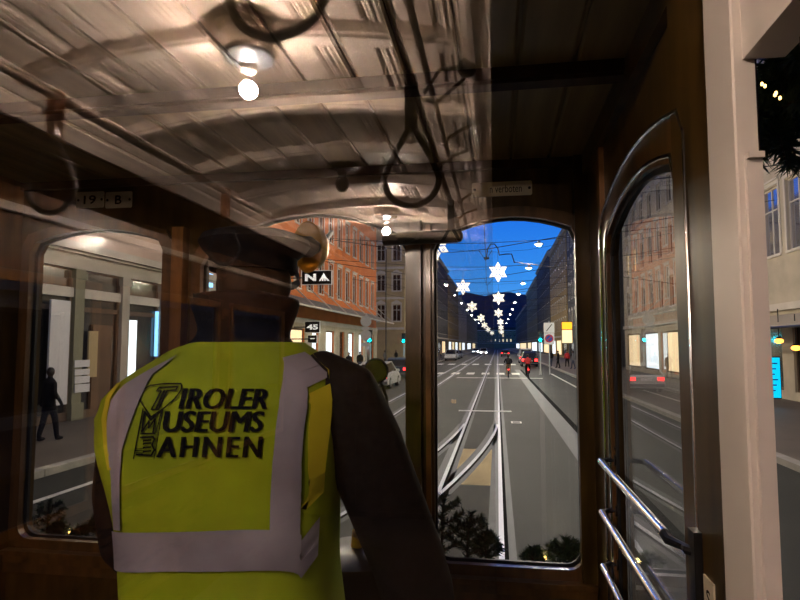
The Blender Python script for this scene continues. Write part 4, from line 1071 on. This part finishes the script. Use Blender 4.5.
t = thing('flag_pole', 'thin lit pole before the sandstone house, right of the orange one', 'pole', (at(386, 330, Y=58).x, 58, G)); MB().tube([(0, 0, 0), (0, 0, 12)], .06, 8).build('mast', 'black_metal', t); MB().ball((0, 0, 12), .12).build('cap', 'sign_grey', t)

# ------------------------------------------------------------------ cars
def car(label, x, y, rz, paint_, kind='wagon', lights=False):
    t = thing('car', label, 'car', (x, y, G), rz)
    if kind == 'van': L, Hh, hb, prof = 2.35, 1.95, 1.0, [(-2.30, 1.0), (-2.25, 1.85), (-2.0, 1.95), (1.2, 1.93), (1.95, 1.05)]
    elif kind == 'suv': L, Hh, hb, prof = 2.2, 1.68, .98, [(-2.12, 1.0), (-1.85, 1.55), (-1.5, 1.68), (.3, 1.66), (1.05, 1.02)]
    else: L, Hh, hb, prof = 2.2, 1.47, .90, [(-2.12, .92), (-1.75, 1.36), (-1.3, 1.46), (.2, 1.45), (1.1, .93)]
    W = .88
    low = [(-L, .35), (-L, hb-.08), (-L+.08, hb), (prof[-1][0], hb+.02), (L-.55, hb-.12), (L-.10, hb-.30), (L, hb-.42), (L, .32), (L-.1, .24), (-L+.1, .24)]
    b = MB(); rings = []
    for sx, k in ((-1, .955), (-.97, .985), (-.9, 1.0), (.9, 1.0), (.97, .985), (1, .955)): rings.append([(sx*W, yy*(.98+.02*k), .55+(zz-.55)*k) for yy, zz in low])
    b.loft(rings).build('body', paint_, t, True)
    g = MB(); rings = []
    for sx, k in ((-.92, 0), (-.74, 1), (.74, 1), (.92, 0)):
        rings.append([(sx*W, yy*(1 if k else 1.0), (zz if k else hb-.02)) for yy, zz in prof])
    gl_ = g.loft(rings).build('greenhouse', 'shop_dark', t)
    rf = [(yy, zz) for yy, zz in prof[1:4]]
    MB().prism([(rf[0][0]-.02, rf[0][1]-.02), (rf[0][0]-.02, rf[0][1]+.02), (rf[1][0], rf[1][1]+.025), (rf[2][0], rf[2][1]+.025), (rf[2][0]+.05, rf[2][1]-.01)], 'X', -.68, .68).build('roof_panel', paint_, t)
    for (yy, zz) in (prof[0], prof[-1]):
        pass
    for sx in (-1, 1):
        MB().tube([(sx*.80, prof[0][0]+.05, prof[0][1]), (sx*.66, prof[1][0], prof[1][1])], .04, 6).build('pillar', paint_, t); MB().tube([(sx*.80, prof[-1][0], prof[-1][1]), (sx*.66, prof[3][0], prof[3][1])], .035, 6).build('pillar', paint_, t)
        for yy in (-1.32, 1.35):
            wh = MB().lathe([(.0, -.1), (.24, -.1), (.31, -.09), (.32, 0), (.31, .09), (.24, .1), (.0, .1)], (sx*.80, yy, .32), 18, 'X').build('wheel', 'tyre', t, True); MB().lathe([(.0, -.02), (.19, -.01), (.2, 0), (.0, .015)], (sx*(.905), yy, .32), 14, 'X').build('hub_cap', 'steel', wh)
        MB().box(sx*.52, sx*.84, -L-.02, -L+.1, .62, hb-.10).build('tail_light', 'red_glow', t); MB().box(sx*.50, sx*.80, L-.08, L+.02, .50, .64).build('head_light', 'headlight' if lights else 'print_white', t)
        MB().box(sx*.88, sx*1.02, prof[-1][0]-.35, prof[-1][0]-.2, hb-.02, hb+.12).build('wing_mirror', paint_, t)
    MB().box(-.26, .26, -L-.025, -L, .62, .74).build('number_plate', 'print_white', t); MB().box(-.85, .85, -L-.03, -L+.15, .32, .46).box(-.85, .85, L-.15, L+.03, .26, .40).build('bumper', 'cloth_grey', t)
    return t
car('white station wagon parked at the left kerb behind the round mirror', -6.7, 34, 0, 'car_white')
car('dark blue car parked in front of the white wagon', -7.15, 44.5, 0, 'car_blue')
car('silver car parked farther along the left kerb by the window post', -7.15, 56, 0, 'car_silver')
car('white car parked left, nearest seen through the right front pane', -7.3, 96, R(180), 'car_white', 'suv')
car('silver car parked behind the white one in the far left line', -7.3, 104, R(180), 'car_silver')
car('dark car at the end of the far left parking line', -7.3, 112, R(180), 'car_blue')
car('oncoming car with glaring headlights on the opposite track', -3.4, 150, R(180), 'car_white', 'suv', lights=True)
car('oncoming white car behind the one with headlights', -6.2, 176, R(180), 'car_white', lights=True)
car('black off-road car waiting right of the cyclists', 3.5, 70, 0, 'car_black', 'suv')
car('white van in front of the black car', 3.7, 83, 0, 'car_white', 'van')
car('dark car far ahead with red tail lights', 1.6, 130, 0, 'car_black')
car('silver car parked at the right kerb by the shop sign', 4.3, 96, 0, 'car_silver')
# ------------------------------------------------------------------ people in the street
def figure(name, label, loc, rz, top, legs, ride=False, h=1.75, group=None):
    k = h/1.75; b = MB(); sw = .16
    if ride:
        b.tube([(0, -.30, .98), (0, -.10, 1.25), (0, .02, 1.42)], [.15, .19, .13], 12)
        b.tube([(0, .02, 1.42), (0, .06, 1.52)], .055, 10); b.ball((0, .07, 1.62), .095, .11, .12)
        for s in (-1, 1):
            b.tube([(s*.18, .0, 1.38), (s*.27, .18, 1.18), (s*.24, .42, 1.08)], [.06, .05, .04], 8)
            ky = .12 if s > 0 else -.02; kz = .85 if s > 0 else .66
            b.tube([(s*.09, -.28, .95), (s*.13, ky+.05, kz), (s*.11, -.12 if s > 0 else -.05, .42 if s > 0 else .22)], [.10, .075, .055], 10); b.ball((s*.11, -.02, .38 if s > 0 else .17), .05, .13, .05)
    else:
        b.loft([[(w*math.cos(q), d*math.sin(q), z) for q in [2*math.pi*j/14 for j in range(14)]] for z, w, d in ((.82, .17, .12), (1.0, .18, .13), (1.2, .20, .13), (1.38, .22, .12), (1.46, .14, .09), (1.50, .06, .06))])
        b.tube([(0, 0, 1.46), (0, .01, 1.55)], .055, 10); b.ball((0, .01, 1.64), .085, .10, .12)
        for s in (-1, 1):
            b.tube([(s*.19, 0, 1.40), (s*.25, -.02*s, 1.15), (s*.24, .10*s+.05, .90), (s*.23, .12*s+.07, .80)], [.06, .055, .045, .035], 8)
            b.tube([(s*.09, 0, .90), (s*.10, s*sw*.5+.03, .50), (s*.10, s*sw, .10)], [.10, .075, .055], 10); b.ball((s*.10, s*sw+.06, .05), .045, .12, .05)
    b.v = [(x*k, y*k, z*k) for x, y, z in b.v]
    me = remeshed(b, .028, 2)
    for m in (top, legs, 'skin', 'hair'): me.materials.append(M[m])
    for p in me.polygons:
        c = p.center/k
        if c.z > 1.52: p.material_index = 2 if c.y > .07 and c.z < 1.67 else 3
        elif ride: p.material_index = 0 if c.z > 1.0 and c.z > .9-c.y*.2 else 1
        else: p.material_index = 0 if c.z > .88 or abs(c.x) > .195 else 1
    o_ = link(name, me, None, loc); o_.rotation_euler = (0, 0, rz)
    return tag(o_, label, 'person', group)
def bicycle(label, loc, m):
    t = thing('bicycle', label, 'bicycle', loc)
    for yy in (-.52, .55):
        w_ = MB().tube([(0, yy+.33*math.cos(q), .34+.33*math.sin(q)) for q in [2*math.pi*j/24 for j in range(24)]], .022, 6, closed=True).build('wheel', 'tyre', t)
        s = MB()
        for j in range(6): q = math.pi*j/6; s.tube([(0, yy+.32*math.cos(q), .34+.32*math.sin(q)), (0, yy-.32*math.cos(q), .34-.32*math.sin(q))], .004, 4)
        s.build('spokes', 'steel', w_)
    MB().tube([(0, -.52, .34), (0, -.02, .32), (0, .36, .78), (0, -.22, .80), (0, -.02, .32)], .022, 6).tube([(0, -.22, .80), (0, -.52, .34)], .016, 6).tube([(0, .55, .34), (0, .36, .95)], .02, 6).build('frame', m, t)
    MB().tube([(-.26, .34, 1.06), (0, .38, 1.0), (.26, .34, 1.06)], .014, 6).build('handlebar', 'black_metal', t); MB().ball((0, -.26, .92), .08, .14, .04).build('saddle', 'black_leather', t)
    MB().box(-.06, .06, -.66, -.52, .50, .75).build('rear_rack', m, t); MB().ball((0, -.86, .62), .05).build('tail_light', 'red_glow', t, True)
    MB().tube([(-.12, -.02, .32), (.12, -.02, .32)], .02, 6).build('pedals', 'black_metal', t)
c1 = at(508.5, 377.5, Z=G); c2 = at(528, 377.5, Z=G)
bicycle('dark bicycle ridden by the cyclist in black on the track', (c1.x, c1.y, G), 'black_metal')
figure('person', 'cyclist in black jacket riding beside the right rail', (c1.x, c1.y, G), R(2), 'cloth_dark', 'cloth_tan', True)
bicycle('red bicycle ridden by the cyclist in red at the drain slot', (c2.x, c2.y, G), 'red_paint')
figure('person', 'cyclist in red jacket riding along the drain slot', (c2.x, c2.y, G), R(-3), 'cloth_red', 'cloth_dark', True)
for (a, Y, rz, tp, lgs, lab) in ((558, 62, 1.4, 'cloth_dark', 'cloth_dark', 'dark clothed pedestrian on the right pavement under the lit sign'), (573, 60, 1.6, 'cloth_grey', 'jeans', 'pedestrian at the right pane edge beside the grey house'),
     (551, 66, .4, 'cloth_dark', 'jeans', 'pedestrian standing behind the no-parking sign post'), (567, 66, 2.6, 'cloth_red', 'cloth_dark', 'pedestrian with red top under the orange sign'),
     (349, 44, 3.0, 'cloth_dark', 'cloth_dark', 'pedestrian in dark coat under the canopy near the driver\'s shoulder'), (360, 50, .3, 'cloth_dark', 'jeans', 'pedestrian in black beside the sign pole'),
     (385, 63, 1.2, 'cloth_grey', 'cloth_dark', 'pedestrian in grey at the side street corner'), (396, 66, 4.2, 'cloth_dark', 'cloth_dark', 'pedestrian in black near the left traffic light'), (435.5, 88, .5, 'cloth_dark', 'cloth_dark', 'pedestrian in black at the left edge of the right front pane'), (441, 94, 2, 'cloth_tan', 'jeans', 'pedestrian in pale coat by the parked white car')):
    p = at(a, 350, Y=Y)
    zg = G+.12 if (p.x < XKL or p.x > XKR) else G
    figure('person', lab, (p.x, p.y, zg), rz, tp, lgs, group='pedestrians')
p = at(50, 380, Y=13.0); figure('person', 'dark pedestrian walking past the posters at the far left', (p.x, p.y, G+.12), R(-20), 'cloth_dark', 'cloth_dark')
# ------------------------------------------------------------------ conifer sprigs and garland on the tram
def needles_on(mb, pts, r0, n, L):
    for _ in range(n):
        i = random.randrange(len(pts)-1); t = random.random(); p = Vector(pts[i]).lerp(Vector(pts[i+1]), t); ax = (Vector(pts[i+1])-Vector(pts[i])).normalized()
        q = random.uniform(0, 6.283); a = ax.orthogonal().normalized(); b = ax.cross(a); d = (a*math.cos(q)+b*math.sin(q))*.85+ax*random.uniform(.3, .8); d.normalize()
        l = L*random.uniform(.6, 1.15); s = d.cross(Vector((random.random(), random.random(), random.random()))).normalized()*r0
        mb.add([p-s, p+s, p+d*l], [(0, 1, 2)])
def sprig(label, base, h, lean=0.0, nb=7):
    t = thing('conifer_sprig', label, 'sprig', base, group='evergreen sprigs under the front windows')
    st, nd = MB(), MB(); top = Vector((lean, 0, h)); main = [(0, 0, -.06), (lean*.4, 0, h*.5), tuple(top)]
    st.tube(main, [.006, .005, .002], 5); needles_on(nd, main, .0024, 420, .030)
    for k in range(nb):
        f = .12+.75*k/nb; p = Vector((lean*f, 0, h*f)); sd = -1 if k % 2 else 1; l = h*.55*(1-f*.7)
        br = [tuple(p), tuple(p+Vector((sd*l*.6, random.uniform(-.02, .02), l*.35))), tuple(p+Vector((sd*l, random.uniform(-.03, .03), l*.75)))]
        st.tube(br, [.004, .003, .0015], 5); needles_on(nd, br, .0024, 240, .026)
    st.build('stem', 'twig', t); nd.build('needles', 'needles', t)
for (a, y0, y1, ln, lab) in ((441, 560, 496, .01, 'tall evergreen sprig at the left corner of the right front pane'), (466, 562, 512, .02, 'bushy evergreen sprig second from the window post'), (487, 564, 532, -.01, 'low evergreen sprig beside the middle rail'),
      (533, 570, 548, .0, 'tiny evergreen tip at the sill left of the yellow glow'), (563, 575, 538, .01, 'evergreen sprig at the right corner of the right front pane'), (576, 575, 545, -.01, 'short evergreen sprig against the right frame'),
      (47, 542, 500, .0, 'evergreen sprig standing at the corner of the left pane'), (56, 542, 522, .01, 'small evergreen sprig beside the taller left one'), (97, 540, 514, .0, 'evergreen sprig hidden half behind the driver\'s elbow'), (78, 542, 526, .01, 'low evergreen tuft along the left sill')):
    q0, q1 = at(a, y0, Y=2.27), at(a, y1, Y=2.27); sprig(lab, q0, q1.z-q0.z, ln)
for (a, b, lab) in ((545, 558, 'warm fairy light glowing between the right sprigs'), (70, 533, 'warm fairy light glowing between the left sprigs')):
    q0 = at(a, b, Y=2.30); t = thing('fairy_light', lab, 'light', q0, group='fairy lights'); MB().ball((0, 0, 0), .006, .006, .009).build('bulb', 'fairy', t, True); MB().tube([(0, 0, -.008), (0, 0, -.03)], .004, 6).build('socket', 'rubber', t)
    ld = bpy.data.lights.new('fairy_glow', 'POINT'); ld.energy = .12; ld.color = (1, .7, .25); ld.shadow_soft_size = .01; lo = bpy.data.objects.new('fairy_glow', ld); C.objects.link(lo); lo.parent = t; lo.location = (0, -.012, .01)
# ledge outside under the windscreen that carries the sprigs
o = MB().box(XL, XR, YF+.07, YF+.30, ZS-.16, ZS-.12).build('trim_15', 'cream_paint'); struct(o, 'outside ledge of the tram front carrying evergreen sprigs', 'trim')
# garland outside the right opening
t = thing('garland', 'evergreen garland with fairy lights hanging beyond the cream pillar', 'garland', at(790, 60, Y=1.0))
g0 = at(790, 60, Y=1.0)
st, nd = MB(), MB()
mainp = [Vector(at(a, b, Y=1.0))-g0 for a, b in ((820, -60), (806, -10), (796, 30), (788, 70), (778, 105), (770, 130))]
st.tube(mainp, .008, 6); needles_on(nd, mainp, .0014, 700, .055)
for k in range(80):
    i = random.randrange(len(mainp)-1); p = mainp[i].lerp(mainp[i+1], random.random())
    d = Vector((random.uniform(-1, 1), random.uniform(-1, 1), random.uniform(-.8, .4))).normalized()*random.uniform(.04, .085)
    br = [p, p+d*.55, p+d+Vector((0, 0, -.02))]; st.tube(br, [.003, .0025, .001], 4); needles_on(nd, br, .0018, 130, .030)
st.build('stem', 'twig', t); nd.build('needles', 'needles', t)
for (a, b) in ((762, 84), (765, 86), (776, 93), (780, 98), (775, 95), (768, 51), (790, 40)):
    q0 = at(a, b, Y=.93)-g0; MB().ball(q0, .0022, .0022, .003, 8, 6).build('fairy_light', 'fairy', t, True)
